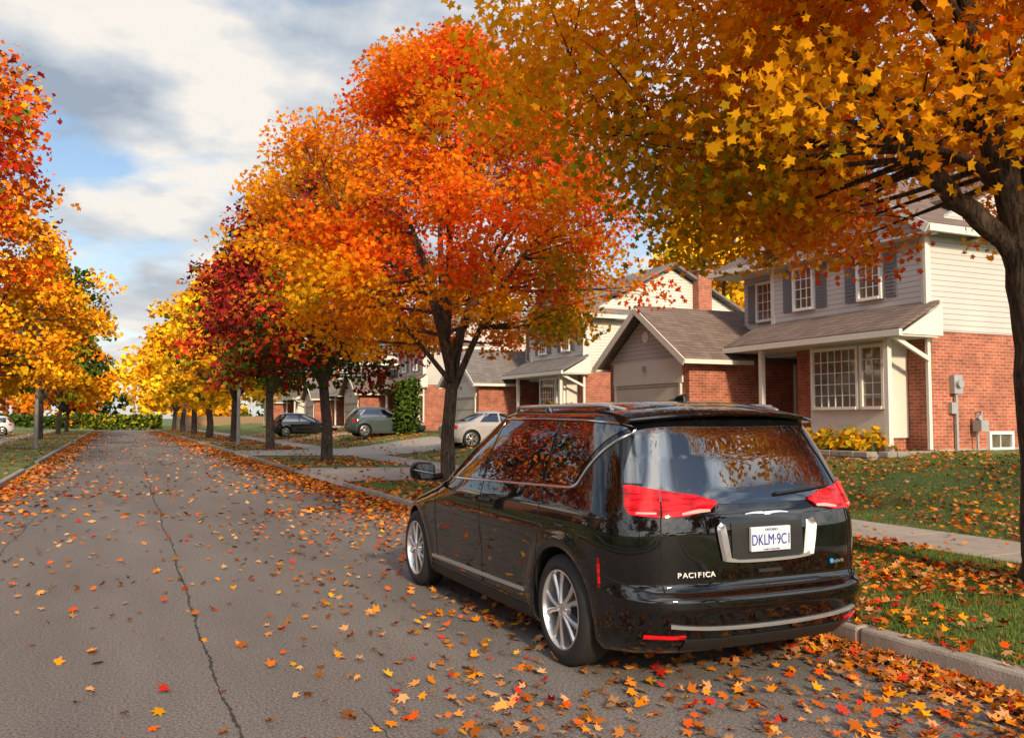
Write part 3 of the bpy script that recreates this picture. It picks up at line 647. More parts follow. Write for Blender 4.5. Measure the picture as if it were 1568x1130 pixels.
        for wy in s.wh:
            for sd in(-1,1):
                seg=48; ra=s.wr+.05; vv=[(.60*sd,wy,s.wr)]+[(.60*sd,wy+ra*cos(2*pi*k/seg),s.wr+ra*sin(2*pi*k/seg)) for k in range(seg)]
                vv2=[(1.3*sd,a[1],a[2]) for a in vv]
                F=[(0,1+(k+1)%seg,1+k) for k in range(seg)]+[(seg+1,seg+2+k,seg+2+(k+1)%seg) for k in range(seg)]+[(1+k,1+(k+1)%seg,seg+2+(k+1)%seg,seg+2+k) for k in range(seg)]
                cm.add(vv+vv2,F,1)
        co=cm.obj('cut',[paint,BLK],fixn=True)
        md=o.modifiers.new('b','BOOLEAN'); md.operation='DIFFERENCE'; md.solver='EXACT'; md.object=co
        dg=bpy.context.evaluated_depsgraph_get(); nm=bpy.data.meshes.new_from_object(o.evaluated_get(dg)); o.modifiers.clear(); o.data=nm
        bpy.data.objects.remove(co,do_unlink=True)
        nm.polygons.foreach_set('use_smooth',[True]*len(nm.polygons)); nm.set_sharp_from_angle(angle=radians(38))
        o.parent=parent; return o
def slabgrid(mb,P,off,ctr=(0,2.5,.9),mi=0,base=-.003):
    du=np.gradient(P,axis=0); dv=np.gradient(P,axis=1); n=np.cross(du,dv); n/=np.linalg.norm(n,axis=2)[:,:,None]+1e-9
    if (n*(P-np.array(ctr))).sum()<0: n=-n
    O=P+n*off; B=P+n*base; nu,nv=P.shape[:2]
    o=nu*nv; idx=lambda i,j:i*nv+j
    fs=[(idx(i,j),idx(i+1,j),idx(i+1,j+1),idx(i,j+1)) for i in range(nu-1) for j in range(nv-1)]
    bd=[idx(i,0) for i in range(nu)]+[idx(nu-1,j) for j in range(1,nv)]+[idx(i,nv-1) for i in range(nu-2,-1,-1)]+[idx(0,j) for j in range(nv-2,0,-1)]
    for k in range(len(bd)): a,b=bd[k],bd[(k+1)%len(bd)]; fs.append((a,b,b+o,a+o))
    mb.add(np.concatenate([O.reshape(-1,3),B.reshape(-1,3)]),fs,mi)
def wheel(parent,x,y,R,w,sd,k):
    c=(x,y,R); t=MB()
    t.lathe([(-w/2,.60*R),(-w/2,.85*R),(-w/2+.03,.975*R),(-w/2+.06,R),(w/2-.06,R),(w/2-.025,.98*R),(w/2-.004,.9*R),(w/2+.004,.80*R),(w/2,.73*R),(w/2-.015,.705*R),(w/2-.03,.69*R)],c,sd,56)
    t.obj(f'tire_{k}',RUB,parent,smooth=True,angle=50,fixn=True)
    r=MB(); r.lathe([(w/2-.02,.715*R),(w/2-.002,.715*R),(w/2,.69*R),(w/2-.02,.665*R),(w/2-.09,.64*R),(w/2-.14,.60*R)],c,sd,56)
    a=(w/2-.022)
    r.lathe([(a+.012,0),(a+.012,.05*R+.01),(a+.004,.12*R+.012),(a-.03,.14*R+.015)],c,sd,24)
    ns=10
    for q in range(ns):
        bs=2*pi*(q//2)/(ns/2); sg=1 if q%2 else -1; b0=bs+.12*sg; b1=bs+.27*sg
        r0,r1=.10*R,.69*R; vs=[]
        for rr,an,hw_,ax in((r0,b0,.011,a+.006),((r0+r1)/2,(b0+b1)/2,.013,a-.002),(r1,b1,.023,a-.008)):
            ct=np.array([0,cos(an),sin(an)])*rr; tn=np.array([0,-sin(an),cos(an)])
            for (h,dx) in((-1,0),(-.45,.011),(.45,.011),(1,0),(.8,-.05),(-.8,-.05)):
                p=ct+tn*h*hw_*1.15; vs.append((c[0]+(ax+dx)*sd,c[1]+p[1],c[2]+p[2]))
        F=[(i*6+j,i*6+(j+1)%6,(i+1)*6+(j+1)%6,(i+1)*6+j) for i in range(2) for j in range(6)]+[(0,1,2,3,4,5),(17,16,15,14,13,12)]
        r.add(vs,F)
    r.obj(f'rim_{k}',ALLOY,parent,smooth=True,angle=35,fixn=True)
    d=MB(); d.lathe([(w/2-.11,0),(w/2-.11,.64*R)],c,sd,40); d.obj(f'brake_{k}',BLK,parent)
    d=MB(); d.lathe([(w/2-.085,.10),(w/2-.085,.42*R),(w/2-.10,.42*R)],c,sd,40); d.obj(f'disc_{k}',BLK,parent,smooth=True,angle=30)
def side_glass2(mb,B,sd,yA,yB,zb,zt,off=.005,n=20,ny=24):
    T=np.linspace(0,1,n); U=np.linspace(0,1,ny); G=np.zeros((ny,n,3))
    for j,t in enumerate(T):
        ya,yb=yA(t),yB(t); yy=ya+(yb-ya)*U; z0=np.array([zb(v) for v in yy]); z1=np.array([zt(v) for v in yy]); G[:,j]=B.S(yy,z0+(z1-z0)*t,sd)
    slabgrid(mb,G,off)
# --- minivan
van=empty('minivan',(3.75,4.28,0))
YR=[(.18,.30),(.24,.14),(.30,.07),(.40,.025),(.50,.0),(.575,.005),(.60,.045),(.64,.07),(.8,.072),(.96,.078),(1.06,.095),(1.13,.12),(1.20,.15),(1.4,.25),(1.55,.335),(1.66,.41)]
YF=[(.18,4.9),(.28,5.1),(.45,5.17),(.62,5.16),(.74,5.08),(.83,4.9),(.91,4.6),(.98,4.3),(1.04,4.12),(1.08,4.02),(1.2,3.82),(1.4,3.48),(1.55,3.20),(1.66,3.0)]
W=[(.18,.93),(.24,.975),(.33,.995),(.5,1.015),(.7,1.03),(.85,1.035),(.95,1.03),(1.03,1.02),(1.10,1.0),(1.2,.972),(1.4,.91),(1.55,.86),(1.66,.81)]
ZT=1.66
B=Body(YR,YF,W,ZT,.115,.62,1.35,(.98,4.07),.368,z0=.2,p=3.2,q=3.7)
B.mesh('body',PAINTK,van)
for k,(wy,sd) in enumerate([(.98,-1),(.98,1),(4.07,-1),(4.07,1)]): wheel(van,sd*.885,wy,.368,.235,sd,k)
belt=lambda y:np.interp(y,[.5,1.2,2.5,3.3,3.98],[1.205,1.185,1.145,1.12,1.10])
topz=lambda y:np.interp(y,[.4,.62,.9,1.6,2.6,2.9,3.1,3.95],[1.57,1.60,1.615,1.625,1.62,1.59,1.53,1.115])
gm=MB(); tm=MB(); gp=MB(); cm=MB(); body_red=MB(); sv=MB()
for sd in(-1,1):
    side_glass2(gm,B,sd,lambda t:.86-.34*t**1.5,lambda t:1.26,lambda y:belt(y)+.01,topz)
    side_glass2(gm,B,sd,lambda t:1.31,lambda t:2.30,lambda y:belt(y)+.01,topz)
    side_glass2(gm,B,sd,lambda t:2.37,lambda t:3.30-.05*t,lambda y:belt(y)+.01,topz)
    side_glass2(gm,B,sd,lambda t:3.34,lambda t:3.88,lambda y:belt(y)+.012,lambda y:max(topz(y)-.03,belt(y)+.02))
    pts=[B.S(y,belt(y)-.006,sd) for y in np.linspace(3.95,.82,60)]
    for t in np.linspace(0,1,24)[1:]: 
        y=.82-.37*t**1.35; z=belt(.82)+ (1.59-belt(.82))*t; pts.append(B.S(y,z,sd))
    pts+= [B.S(y,topz(y)+.018,sd) for y in np.linspace(.47,3.1,50)[1:]]
    pts=np.array(pts)
    for _ in range(4): pts[1:-1]=.25*pts[:-2]+.5*pts[1:-1]+.25*pts[2:]
    pts[:,0]+=sd*.005; tm.tube(pts,.009,6)
    G=np.array([[B.S(y,zz+o,sd) for o in (-.013,0,.013)] for y in np.linspace(1.55,3.55,40) for zz in [np.interp(y,[1.5,3.6],[.405,.37])]])
    slabgrid(sv,G,.012)
    G=np.array([[B.S(y,z,sd) for z in np.linspace(.205,.30,5)] for y in np.linspace(1.45,3.6,40)]); slabgrid(cm,G,.006)
    for yy,z0,z1 in((1.285,.33,1.63),(2.335,.33,1.63),(3.42,.33,1.09)):
        zz=np.linspace(z0,z1,40); p=np.array([B.S(yy+.06*np.clip((.75-z)/.4,0,1)*(1 if yy<1.5 else 0),z,sd) for z in zz]); gp.tube(p,.0045,4)
    p=np.array([B.S(y,1.02,sd) for y in np.linspace(.42,1.28,20)]); gp.tube(p,.005,4)
    p=np.array([B.S(y,.325,sd) for y in np.linspace(1.42,3.6,20)]); gp.tube(p,.004,4)
    for hy in(2.22,2.52):
        p=B.S(np.array([hy-.09,hy-.06,hy,hy+.06,hy+.09]),1.0,sd); p[:,0]+=sd*np.array([0,.028,.035,.028,0]); cm.tube(p,.013,8)
    G=np.array([[B.S(y,z,sd) for z in np.linspace(.60,.78,6)] for y in (.470,.480,.490)]); slabgrid(body_red,G,.003)
gm.obj('side_windows',GLS,van,smooth=True,angle=40,fixn=True)
ZA,ZC=1.135,1.635
def xl(z): 
    t=(z-ZA)/(ZC-ZA); return np.interp(t,[0,.03,.10,.5,.93,1],[.70,.765,.79,.76,.705,.66])
rg=MB(); zz=np.linspace(ZA,ZC,26); G=np.array([[B.rearx(u*xl(z),z-.02*(1-u*u)*(1-(z-ZA)/(ZC-ZA))) for z in zz] for u in np.linspace(-1,1,61)]); slabgrid(rg,G,.006)
for sd in(-1,1):
    ph=np.linspace(.82,1.04,14)
    G=np.array([[B.R(p,z,sd) for z in np.linspace(1.245,1.245+.34*(1-(p-.82)/.22*.8),16)] for p in ph]); slabgrid(rg,G,.005)
rg.obj('rear_window',GLS,van,smooth=True,angle=40,fixn=True)
lr=MB(); lw=MB()
for sd in(-1,1):
    ph=np.linspace(.64,1.04,26); s=lambda p:(p-.64)/.40
    G=np.array([[B.R(p,z,sd) for z in np.linspace(np.interp(s(p),[0,.85,1],[1.045,1.06,1.10]),np.interp(s(p),[0,.85,1],[1.205,1.232,1.225]),10)] for p in ph]); slabgrid(lr,G,.018)
    ph=np.linspace(.17,.625,30); s2=lambda p:(p-.17)/.455
    G=np.array([[B.R(p,z,sd) for z in np.linspace(np.interp(s2(p),[0,.12,.5,1],[1.12,1.08,1.052,1.045]),np.interp(s2(p),[0,.3,1],[1.135,1.172,1.205]),10)] for p in ph]); slabgrid(lr,G,.018)
    ph=np.linspace(.22,.44,16)
    G=np.array([[B.R(p,z,sd) for z in np.linspace(np.interp(p,[.22,.44],[1.074,1.058]),np.interp(p,[.22,.3,.44],[1.088,1.090,1.070]),4)] for p in ph]); slabgrid(lw,G,.0205,base=.012)
    ph=np.linspace(.68,.9,16)
    G=np.array([[B.R(p,z,sd) for z in np.linspace(1.063,1.074,4)] for p in ph]); slabgrid(lw,G,.0205,base=.012)
    G=np.array([[B.rearx(x*sd,z) for z in np.linspace(.335,.355,4)] for x in np.linspace(.62,.84,12)]); slabgrid(body_red,G,.008)
lr.obj('tail_lamps',LRED,van,smooth=True,angle=50,fixn=True); lw.obj('tail_lamp_lenses',LWH,van,smooth=True,angle=50,fixn=True); body_red.obj('reflectors',LRED,van,smooth=True,angle=50,fixn=True)
xs=np.linspace(-.72,.72,50)
G=np.array([[B.rearx(x,z+.028*(x/.66)**2) for z in (.374,.382,.390)] for x in xs]); slabgrid(sv,G,.014)
# winged badge
for sd in(-1,1):
    G=np.array([[B.rearx(sd*x,1.052+.006*np.sin(x/.17*pi)+o*h) for o in(-1,0,1)] for x in np.linspace(.012,.17,14) for h in [np.interp(x,[0,.04,.17],[.006,.007,.002])]]); slabgrid(tm,G,.014)
G=np.array([[B.rearx(x,1.052+o*.009) for o in(-1,0,1)] for x in np.linspace(-.022,.022,6)]); slabgrid(tm,G,.018)
# plate recess surround: base bar and two flaring cheeks that face inwards
xs=np.linspace(-.35,.35,40)
G=np.array([[B.rearx(x,z) for z in np.linspace(.760+.02*(abs(x)/.36)**3,.760+np.interp(abs(x),[0,.24,.35],[.016,.020,.05]),4)] for x in xs]); slabgrid(sv,G,.020)
for sd in(-1,1):
    rows=[]
    for z in np.linspace(.785,1.0,14):
        x0=np.interp(z,[.78,.90,1.0],[.285,.305,.325]); x1=np.interp(z,[.78,.9,.98,1.0],[.345,.372,.385,.355]); row=[]
        for j in range(5):
            x=x0+(x1-x0)*j/4; q=B.rearx(sd*x,z); q=q+np.array([0,-.030*(j/4)**1.2,0]); row.append(q)
        rows.append(row)
    slabgrid(sv,np.array(rows),.004,base=-.02)
tm.obj('chrome_trim',CHR,van,smooth=True,angle=35,fixn=True); sv.obj('silver_trim',SILV,van,smooth=True,angle=35,fixn=True)
G=np.array([[B.rearx(x,z) for z in np.linspace(.785,1.0,10)] for x in np.linspace(-.28,.28,10)]); slabgrid(cm,G,.006)  # dark patch on the surface stands in for shade inside the plate recess
G=np.array([[B.rearx(x,z) for z in np.linspace(.695,.715,3)] for x in np.linspace(-.09,.09,6)]); slabgrid(cm,G,.016)
G=np.array([[B.rearx(x,z) for z in np.linspace(.25,.325,5)] for x in np.linspace(-.62,.62,40)]); slabgrid(cm,G,.010)
p=B.rearx(np.linspace(.10,.60,12),np.linspace(1.17,1.205,12)); p[:,1]-=.025; cm.tube(p,np.linspace(.012,.006,12),6)
cm.obj('black_trim_recess_shade',BLK,van,smooth=True,angle=35,fixn=True)
for sd in(-1,1):
    p=np.array([B.R(.632,z,sd) for z in np.linspace(.60,1.22,30)]); gp.tube(p,.005,4)
p=B.rearx(np.linspace(-.80,.80,50),np.full(50,.605)); gp.tube(p,.006,4)
for sd in(-1,1):
    p=np.array([B.R(a,.60+.12*(a-.7),sd) for a in np.linspace(.7,1.40,20)]); gp.tube(p,.005,4)
gp.obj('panel_gaps',GAP,van)
sp=MB(); G=[]
for x in np.linspace(-.755,.755,41):
    k=(x/.755)**2; b=.16*abs(x/.755)**3; zo=-.045*k
    G.append([(x,.76+b,1.752+zo),(x,.55+b,1.733+zo),(x,.38+b,1.706+zo),(x,.325+b,1.690+zo),(x,.318+b,1.678+zo),(x,.328+b,1.665+zo),(x,.40+b,1.658+zo),(x,.52+b,1.635+zo)])
sp.grid(np.array(G)); sp.add([tuple(a) for a in G[0]],[tuple(range(8))]); sp.add([tuple(a) for a in G[-1]],[tuple(range(7,-1,-1))])
sp.obj('spoiler',PAINTK,van,smooth=True,angle=40,fixn=True)
bl=MB(); bl.box(-.13,.13,.335,.37,1.664,1.680); bl.obj('brake_light',LRED,van)
rr=MB()
for sd in(-1,1):
    T=np.linspace(.08,.92,40); P=np.array([B.roofp(.88,t,sd) for t in T]); e=np.minimum(1,np.minimum(np.arange(40),39-np.arange(40))/5.); P[:,2]+=.036*np.sin(e*pi/2)-.004
    rr.tube(P,.0165,8)
    for t in(.14,.5,.86):
        q=B.roofp(.88,t,sd); rr.tube([q-np.array([0,.05,.01]),q+np.array([0,-.02,.03]),q+np.array([0,.02,.03]),q+np.array([0,.05,-.01])],[.014]*4,6)
rr.obj('roof_rails',SILV,van,smooth=True,angle=50)
fn=MB(); fn.prism([(.92,1.75),(1.16,1.76),(1.12,1.785),(.95,1.825),(.93,1.815)],'X',-.018,.018); fn.obj('antenna',PAINTK,van,bevel=.012)
for sd in(-1,1):
    m=MB(); U=np.linspace(0,2*pi,24,endpoint=False); G=[]
    for yy,sc in((3.50,.02),(3.50,.9),(3.515,1.0),(3.56,1.0),(3.62,.82),(3.66,.5),(3.68,.05)):
        G.append([(sd*(1.11+.12*sc*np.sign(cos(u))*abs(cos(u))**.6),yy,1.155+.085*sc*np.sign(sin(u))*abs(sin(u))**.6) for u in U])
    G=np.array(G).transpose(1,0,2); m.grid(G,closeu=True); m.tube([(sd*.9,3.60,1.10),(sd*1.0,3.58,1.09),(sd*1.08,3.58,1.12)],[.035,.03,.03],8)
    m.obj('mirror_left' if sd<0 else 'mirror_right',PAINTK,van,smooth=True,angle=50,fixn=True)
    g2=MB(); g2.box(sd*1.02,sd*1.20,3.490,3.498,1.09,1.22); g2.obj('mirror_glass',GLS,van)
PY=float(B.rearx(.08,.9)[1])-.022
pl=MB(); pl.box(-.155,.155,PY-.012,PY+.012,.825,.975); pl.obj('licence_plate',pmat('plate_white',(.60,.63,.68),.35,var=.05,scale=20),van,bevel=.004)
BLUE=pmat('plate_blue',(.03,.06,.32),.4)
def text(body,size,loc,mat,ex=.001,sx=1,parent=van,name='lettering'):
    c=bpy.data.curves.new(name,'FONT'); c.body=body; c.size=size; c.align_x='CENTER'; c.align_y='CENTER'; c.extrude=ex; c.materials.append(mat)
    o=bpy.data.objects.new(name,c); COL.objects.link(o); o.parent=parent; o.location=loc; o.rotation_euler=(pi/2,0,0); o.scale=(sx,1,1); return o
text('DKLM·9C1',.096,(0,PY-.0145,.893),BLUE,.0015,.70); text('ONTARIO',.022,(0,PY-.0145,.957),BLUE,.001,1); text('YOURS TO DISCOVER',.013,(0,PY-.0145,.836),BLUE,.001,1)
def curved(word,x0,dx,z,size,mat):
    x=x0
    for i,ch in enumerate(word):
        wd=dx*(.55 if ch in 'Ii' else 1.0); x+=wd/2
        q0=B.rearx(x-.02,z); q1=B.rearx(x+.02,z); an=math.atan2(float(q1[1]-q0[1]),.04)
        t=text(ch,size,(x,float(B.rearx(x,z)[1])-.006,z),mat,.004,1.15); t.rotation_euler=(pi/2,0,an); x+=wd/2
curved('PACIFICA',-.665,.036,.705,.044,WHITE); curved('hybrid',.55,.02,.715,.03,SILV)
bb=MB(); bb.lathe([(-.003,0),(-.003,.016),(.003,.016)],(0,0,0),1,16); ob=bb.obj('badge_dot',pmat('badge_blue',(.02,.25,.6),.3),van); ob.rotation_euler=(0,0,pi/2); ob.location=(.53,float(B.rearx(.53,.72)[1])-.010,.722)
def simple_car(name,loc,rot,kind,paint):
    root=empty(name,loc,rot)
    if kind=='suv':
        b=Body([(.2,.25),(.35,.04),(.5,0),(.7,.03),(.95,.07),(1.05,.12),(1.25,.27),(1.45,.47),(1.54,.56)],
               [(.2,4.4),(.4,4.6),(.6,4.6),(.75,4.5),(.9,4.25),(.98,3.8),(1.04,3.4),(1.2,3.1),(1.4,2.7),(1.54,2.4)],
               [(.2,.86),(.35,.91),(.7,.93),(.9,.92),(1.02,.89),(1.2,.84),(1.54,.70)],1.54,.10,.6,1.1,(.85,3.6),.35)
        bt,tp,ya,yb=1.06,1.48,.6,2.9; rd=[(1.08,1.42)]
    else:
        b=Body([(.2,.25),(.4,.03),(.55,0),(.8,.03),(.92,.12),(.98,.5),(1.03,.85),(1.2,1.2),(1.36,1.6)],
               [(.2,4.5),(.4,4.7),(.55,4.7),(.7,4.6),(.82,4.2),(.92,3.6),(.98,3.35),(1.15,3.0),(1.36,2.5)],
               [(.2,.84),(.35,.89),(.7,.91),(.85,.9),(.96,.86),(1.2,.76),(1.36,.66)],1.36,.08,.6,1.1,(.95,3.7),.33)
        bt,tp,ya,yb=.99,1.33,1.3,3.0; rd=[(1.02,1.32)]
    b.mesh('body',paint,root)
    for k,(wy,sd) in enumerate([(b.wh[0],-1),(b.wh[0],1),(b.wh[1],-1),(b.wh[1],1)]): wheel(root,sd*(b.w(.4)-.13),wy,b.wr,.22,sd,k)
    g=MB()
    for sd in(-1,1):
        m=(ya+yb)/2
        side_glass2(g,b,sd,lambda t:ya+(.0 if kind=='suv' else .35)*t,lambda t:m-.04,lambda y:bt,lambda y:tp,n=10,ny=12)
        side_glass2(g,b,sd,lambda t:m+.04,lambda t:yb-(yb-2.35)*t,lambda y:bt,lambda y:tp,n=10,ny=12)
    z0,z1=rd[0]; G=np.array([[b.rearx(u*b.w(z)*.8,z) for z in np.linspace(z0,z1,10)] for u in np.linspace(-1,1,15)]); slabgrid(g,G,.006)
    def front(x,z):
        y=float(b.yf(z)); lo,hi=0.,float(b.D(z)[1])
        for _ in range(25):
            mm=(lo+hi)/2
            if float(b.hw(y-mm,z))<abs(x): lo=mm
            else: hi=mm
        return (x,y-(lo+hi)/2,z)
    G=np.array([[front(u*float(b.w(z))*.82,z) for z in np.linspace(z0+.02,z1,8)] for u in np.linspace(-1,1,11)]); slabgrid(g,G,.006)
    g.obj('windows',GLS,root,smooth=True,angle=40,fixn=True)
    l=MB(); hl=MB()
    for sd in(-1,1):
        zl=(.85,.98) if kind=='suv' else (.72,.86)
        G=np.array([[b.R(p,z,sd) for z in np.linspace(*zl,5)] for p in np.linspace(.8,1.25,8)]); slabgrid(l,G,.012)
        G=np.array([[front(sd*x,z) for z in np.linspace(.62,.72,4)] for x in np.linspace(.5,.8,8)]); slabgrid(hl,G,.012)
    l.obj('tail_lamps',LRED,root,smooth=True,angle=50,fixn=True); hl.obj('head_lamps',LWH,root,smooth=True,angle=50,fixn=True)
    return root
simple_car('suv',(11.6,47.6,.62),-pi/2,'suv',car_paint('grey_green_paint',(.055,.075,.075)))
simple_car('suv',(9.9,62.0,.35),-pi/2,'suv',car_paint('black_paint_b',(.01,.01,.012)))
simple_car('sedan',(11.7,32.4,.50),-pi/2,'sedan',car_paint('silver_paint',(.36,.34,.35)))
simple_car('sedan',(-8.2,75.0,.2),pi/2,'sedan',car_paint('white_paint_c',(.6,.6,.6)))
simple_car('suv',(-7.6,84.0,.2),pi/2,'suv',car_paint('white_paint_s',(.6,.6,.62)))
# ------------------------------------------------------------------ fallen leaves, grass
def fallen():
    r=np.random.default_rng(99); X=[];Y=[]
    def add(x,y): X.append(x);Y.append(y)
    n=1700; y=r.uniform(1.5,16,n); x=4.95-np.abs(r.normal(0,1.9,n)); k=(x>-.2); add(x[k],y[k])
    for _ in range(16):
        cx=r.uniform(1.9,4.8); cy=r.uniform(2.2,8); n=int(r.uniform(20,50)); add(np.minimum(cx+r.normal(0,.35,n),4.94),cy+r.normal(0,.5,n))
    n=800; y=r.uniform(2.0,7.5,n); x=r.uniform(1.0,4.9,n); k=r.uniform(size=n)<np.clip((x-.6)/2.8,0,1); add(x[k],y[k])
    n=420; add(r.uniform(-2.3,4,n),r.uniform(1.5,22,n))
    n=900; add(r.uniform(-2.3,4.9,n),20+r.uniform(0,1,n)**1.5*70)
    n=3600; y=r.uniform(1.5,12,n); x=4.93-np.abs(r.exponential(.30,n)); add(x,y)
    n=12000; y=12+r.uniform(0,1,n)**1.3*105; x=4.93-r.exponential(.40,n); k=x>2; add(x[k],y[k])
    n=8000; y=8+r.uniform(0,1,n)**1.2*110; x=-2.38+r.exponential(.35,n); k=x<1; add(x[k],y[k])
    n=8800; add(r.uniform(5.12,8.5,n),r.uniform(1,12,n)); n=11000; add(r.uniform(5.12,8.5,n),12+r.uniform(0,1,n)**1.4*100)
    n=900; add(5.0+r.uniform(0,.12,n),r.uniform(1,40,n))
    n=560; add(r.uniform(8.5,9.8,n),r.uniform(3,30,n))
    n=12500; add(r.uniform(9.8,16.3,n),r.uniform(2,20,n)); n=8000; add(r.uniform(9.8,15,n),r.uniform(20,75,n))
    n=7000; add(r.uniform(-12,-2.6,n),10+r.uniform(0,1,n)*90)
    x=np.concatenate(X); y=np.concatenate(Y)
    nz=np.sin(x*1.9+1.3*np.sin(y*1.1))+np.sin(y*1.7+2*np.sin(x*.8))+.6*np.sin(x*4.1+y*3.3)
    keep=(x<5.1)&(x>-2.5)|(r.uniform(size=len(x))<np.clip(.60+.38*nz,.06,1)); keep&=~((x>8.45)&(x<9.85)&(r.uniform(size=len(x))<.55))
    ond=(x>5)&(((y>20.3)&(y<26))|((y>33)&(y<42)))&(r.uniform(size=len(x))<.85); keep&=~ond
    x,y=x[keep],y[keep]; n=len(x)
    z=gz(x)+.012+r.uniform(0,.022,n)+np.where((x>5.1)|(x<-2.6),.03,0)
    z=np.where((x>4.95)&(x<5.1),.15,z)
    nm=('orange','amber','rust','peach','brown','tan','crimson','redor','dbrown'); cols=np.array([C[k] for k in nm]); w=np.array([3.2,1.2,3.4,3.6,2.4,3.6,1.0,1.9,1.0]); w/=w.sum()
    col=cols[r.choice(len(nm),n,p=w)]*r.uniform(.45,.98,(n,1))
    near=y<15
    P=np.stack([x,y,z],1); Nn=np.stack([r.normal(0,.36,n),r.normal(0,.36,n),np.ones(n)],1)
    e=empty('fallen_leaves')
    leaf_mesh('leaves_close',P[near],r.uniform(.030,.066,near.sum()),Nn[near],col[near],MAPLE,DRYLEAF,e,bend=.7)
    f=~near; leaf_mesh('leaves_far',P[f],r.uniform(.05,.08,f.sum()),Nn[f],col[f],QUAD,DRYLEAF,e,bend=.3)
fallen()
def grass(name,parts):
    r=np.random.default_rng(5); V=[];Cc=[]
    for (x0,x1,y0,y1,den,h) in parts:
        n=int((x1-x0)*(y1-y0)*den); x=r.uniform(x0,x1,n); y=r.uniform(y0,y1,n); z=gz(x)
        a=r.uniform(0,2*pi,n); w=r.uniform(.002,.0045,n); hh=h*r.uniform(.5,1.3,n); lx=r.normal(0,.4,n)*hh; ly=r.normal(0,.4,n)*hh
        A=np.stack([x-w*np.cos(a),y-w*np.sin(a),z],1); Bq=np.stack([x+w*np.cos(a),y+w*np.sin(a),z],1); T=np.stack([x+lx,y+ly,z+hh],1)
        V.append(np.stack([A,Bq,T],1)); c=np.array([.095,.155,.028])*r.uniform(.5,1.5,(n,1))*(1+r.normal(0,.1,(n,3))); dry=r.uniform(size=n)<.12; c[dry]=np.array([.27,.21,.08])*r.uniform(.7,1.2,(dry.sum(),1)); Cc.append(c)
    V=np.concatenate(V);Cc=np.clip(np.concatenate(Cc),.005,.9); n=len(V)
    me=bpy.data.meshes.new(name); me.vertices.add(n*3); me.vertices.foreach_set('co',V.reshape(-1).astype(np.float32)); me.loops.add(n*3); me.loops.foreach_set('vertex_index',np.arange(n*3,dtype=np.int32))
    me.polygons.add(n); me.polygons.foreach_set('loop_start',(np.arange(n)*3).astype(np.int32)); me.update(calc_edges=True)
    at=me.color_attributes.new('col','FLOAT_COLOR','POINT'); cc=np.ones((n,3,4),np.float32); cc[:,:,:3]=Cc[:,None]; at.data.foreach_set('color',cc.reshape(-1)); me.materials.append(GRASSB)
    o=bpy.data.objects.new(name,me); COL.objects.link(o)
grass('grass',[(5.1,8.5,2.5,10,2200,.05),(9.8,16.4,5,14.5,750,.055),(5.1,8.5,10,20,500,.055)])
# ------------------------------------------------------------------ world & sun
SUN_EL=radians(25); sd=np.array([-.10,-1.0]); sd/=np.linalg.norm(sd)
sunv=Vector((sd[0]*cos(SUN_EL),sd[1]*cos(SUN_EL),sin(SUN_EL)))
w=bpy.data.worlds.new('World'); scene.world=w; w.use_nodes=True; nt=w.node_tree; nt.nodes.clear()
out=N(nt,'OutputWorld'); sky=N(nt,'TexSky'); sky.sky_type='NISHITA'; sky.sun_disc=False; sky.sun_elevation=SUN_EL; sky.sun_rotation=math.atan2(sunv.x,sunv.y)
bg1=N(nt,'Background'); bg1.inputs[1].default_value=.15; L(nt,sky.outputs[0],bg1.inputs[0])
tc=N(nt,'TexCoord'); sp_=N(nt,'SeparateXYZ'); L(nt,tc.outputs['Generated'],sp_.inputs[0])
mz=N(nt,'Math',operation='MAXIMUM'); mz.inputs[1].default_value=0; L(nt,sp_.outputs[2],mz.inputs[0])
ad=N(nt,'Math',operation='ADD'); ad.inputs[1].default_value=.22; L(nt,mz.outputs[0],ad.inputs[0])
dx=N(nt,'Math',operation='DIVIDE'); dyy=N(nt,'Math',operation='DIVIDE'); L(nt,sp_.outputs[0],dx.inputs[0]); L(nt,ad.outputs[0],dx.inputs[1]); L(nt,sp_.outputs[1],dyy.inputs[0]); L(nt,ad.outputs[0],dyy.inputs[1])
cb=N(nt,'CombineXYZ'); L(nt,dx.outputs[0],cb.inputs[0]); L(nt,dyy.outputs[0],cb.inputs[1]); cb.inputs[2].default_value=5.1
n1=N(nt,'TexNoise'); n1.inputs['Scale'].default_value=2.1; n1.inputs['Detail'].default_value=5; n1.inputs['Roughness'].default_value=.52; n1.inputs['Distortion'].default_value=.25; L(nt,cb.outputs[0],n1.inputs[0])
n2=N(nt,'TexNoise'); n2.inputs['Scale'].default_value=2.8; n2.inputs['Detail'].default_value=5; n2.inputs['Roughness'].default_value=.52
mp=N(nt,'Mapping'); mp.inputs['Location'].default_value=(4.3,9.1,1.7); L(nt,cb.outputs[0],mp.inputs[0]); L(nt,mp.outputs[0],n2.inputs[0])
cov=N(nt,'ValToRGB'); e=cov.color_ramp.elements; e[0].position=.41; e[0].color=(0,0,0,1); e[1].position=.54; e[1].color=(1,1,1,1); L(nt,n1.outputs[0],cov.inputs[0])
shd=N(nt,'ValToRGB'); e=shd.color_ramp.elements; e[0].position=.34; e[0].color=(.38,.45,.55,1); e[1].position=.57; e[1].color=(1.0,.95,.88,1); e2=e.new(.46); e2.color=(.64,.69,.75,1); L(nt,n2.outputs[0],shd.inputs[0])
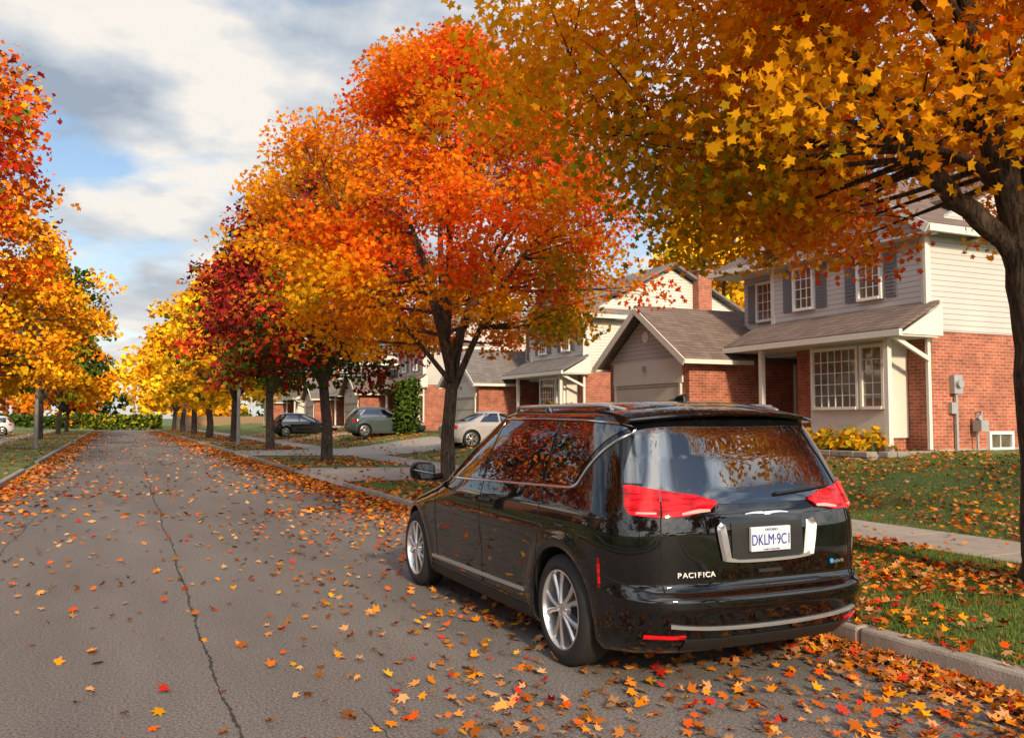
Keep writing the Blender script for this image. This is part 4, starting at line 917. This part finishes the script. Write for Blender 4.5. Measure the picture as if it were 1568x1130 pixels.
hz=N(nt,'MapRange'); hz.inputs[1].default_value=0; hz.inputs[2].default_value=.25; hz.inputs[3].default_value=1; hz.inputs[4].default_value=0; L(nt,mz.outputs[0],hz.inputs[0])
hm=N(nt,'MixRGB'); hm.inputs[2].default_value=(.93,.90,.84,1); hs=N(nt,'Math',operation='MULTIPLY'); hs.inputs[1].default_value=.65; L(nt,hz.outputs[0],hs.inputs[0]); L(nt,hs.outputs[0],hm.inputs[0]); L(nt,shd.outputs[0],hm.inputs[1])
mxc=N(nt,'Math',operation='MAXIMUM'); L(nt,cov.outputs[0],mxc.inputs[0]); L(nt,hs.outputs[0],mxc.inputs[1])
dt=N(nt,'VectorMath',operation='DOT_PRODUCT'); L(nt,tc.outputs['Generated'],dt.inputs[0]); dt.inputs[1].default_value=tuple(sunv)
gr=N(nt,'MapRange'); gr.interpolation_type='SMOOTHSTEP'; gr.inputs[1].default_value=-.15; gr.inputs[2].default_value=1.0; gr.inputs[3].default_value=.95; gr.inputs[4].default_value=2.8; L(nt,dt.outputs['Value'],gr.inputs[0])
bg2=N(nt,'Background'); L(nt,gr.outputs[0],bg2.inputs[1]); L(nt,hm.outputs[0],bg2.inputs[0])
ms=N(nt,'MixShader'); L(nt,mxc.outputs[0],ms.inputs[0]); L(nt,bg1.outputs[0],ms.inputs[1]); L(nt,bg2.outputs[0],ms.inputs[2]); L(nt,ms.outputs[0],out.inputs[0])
ld=bpy.data.lights.new('sun','SUN'); ld.energy=4.9; ld.angle=radians(4); ld.color=(1,.79,.53); lo=bpy.data.objects.new('sun',ld); COL.objects.link(lo)
lo.rotation_euler=(-sunv).to_track_quat('-Z','Y').to_euler()
scene.view_settings.view_transform='Standard'; scene.view_settings.look='None'; scene.view_settings.exposure=0
cd=bpy.data.cameras.new('camera'); cam=bpy.data.objects.new('camera',cd); COL.objects.link(cam); scene.camera=cam
cd.sensor_width=36; cd.lens=30.6; cd.clip_end=2000; cd.clip_start=.05
cam.location=(0,0,1.65); cam.rotation_euler=(radians(93.22),0,radians(-24.5))
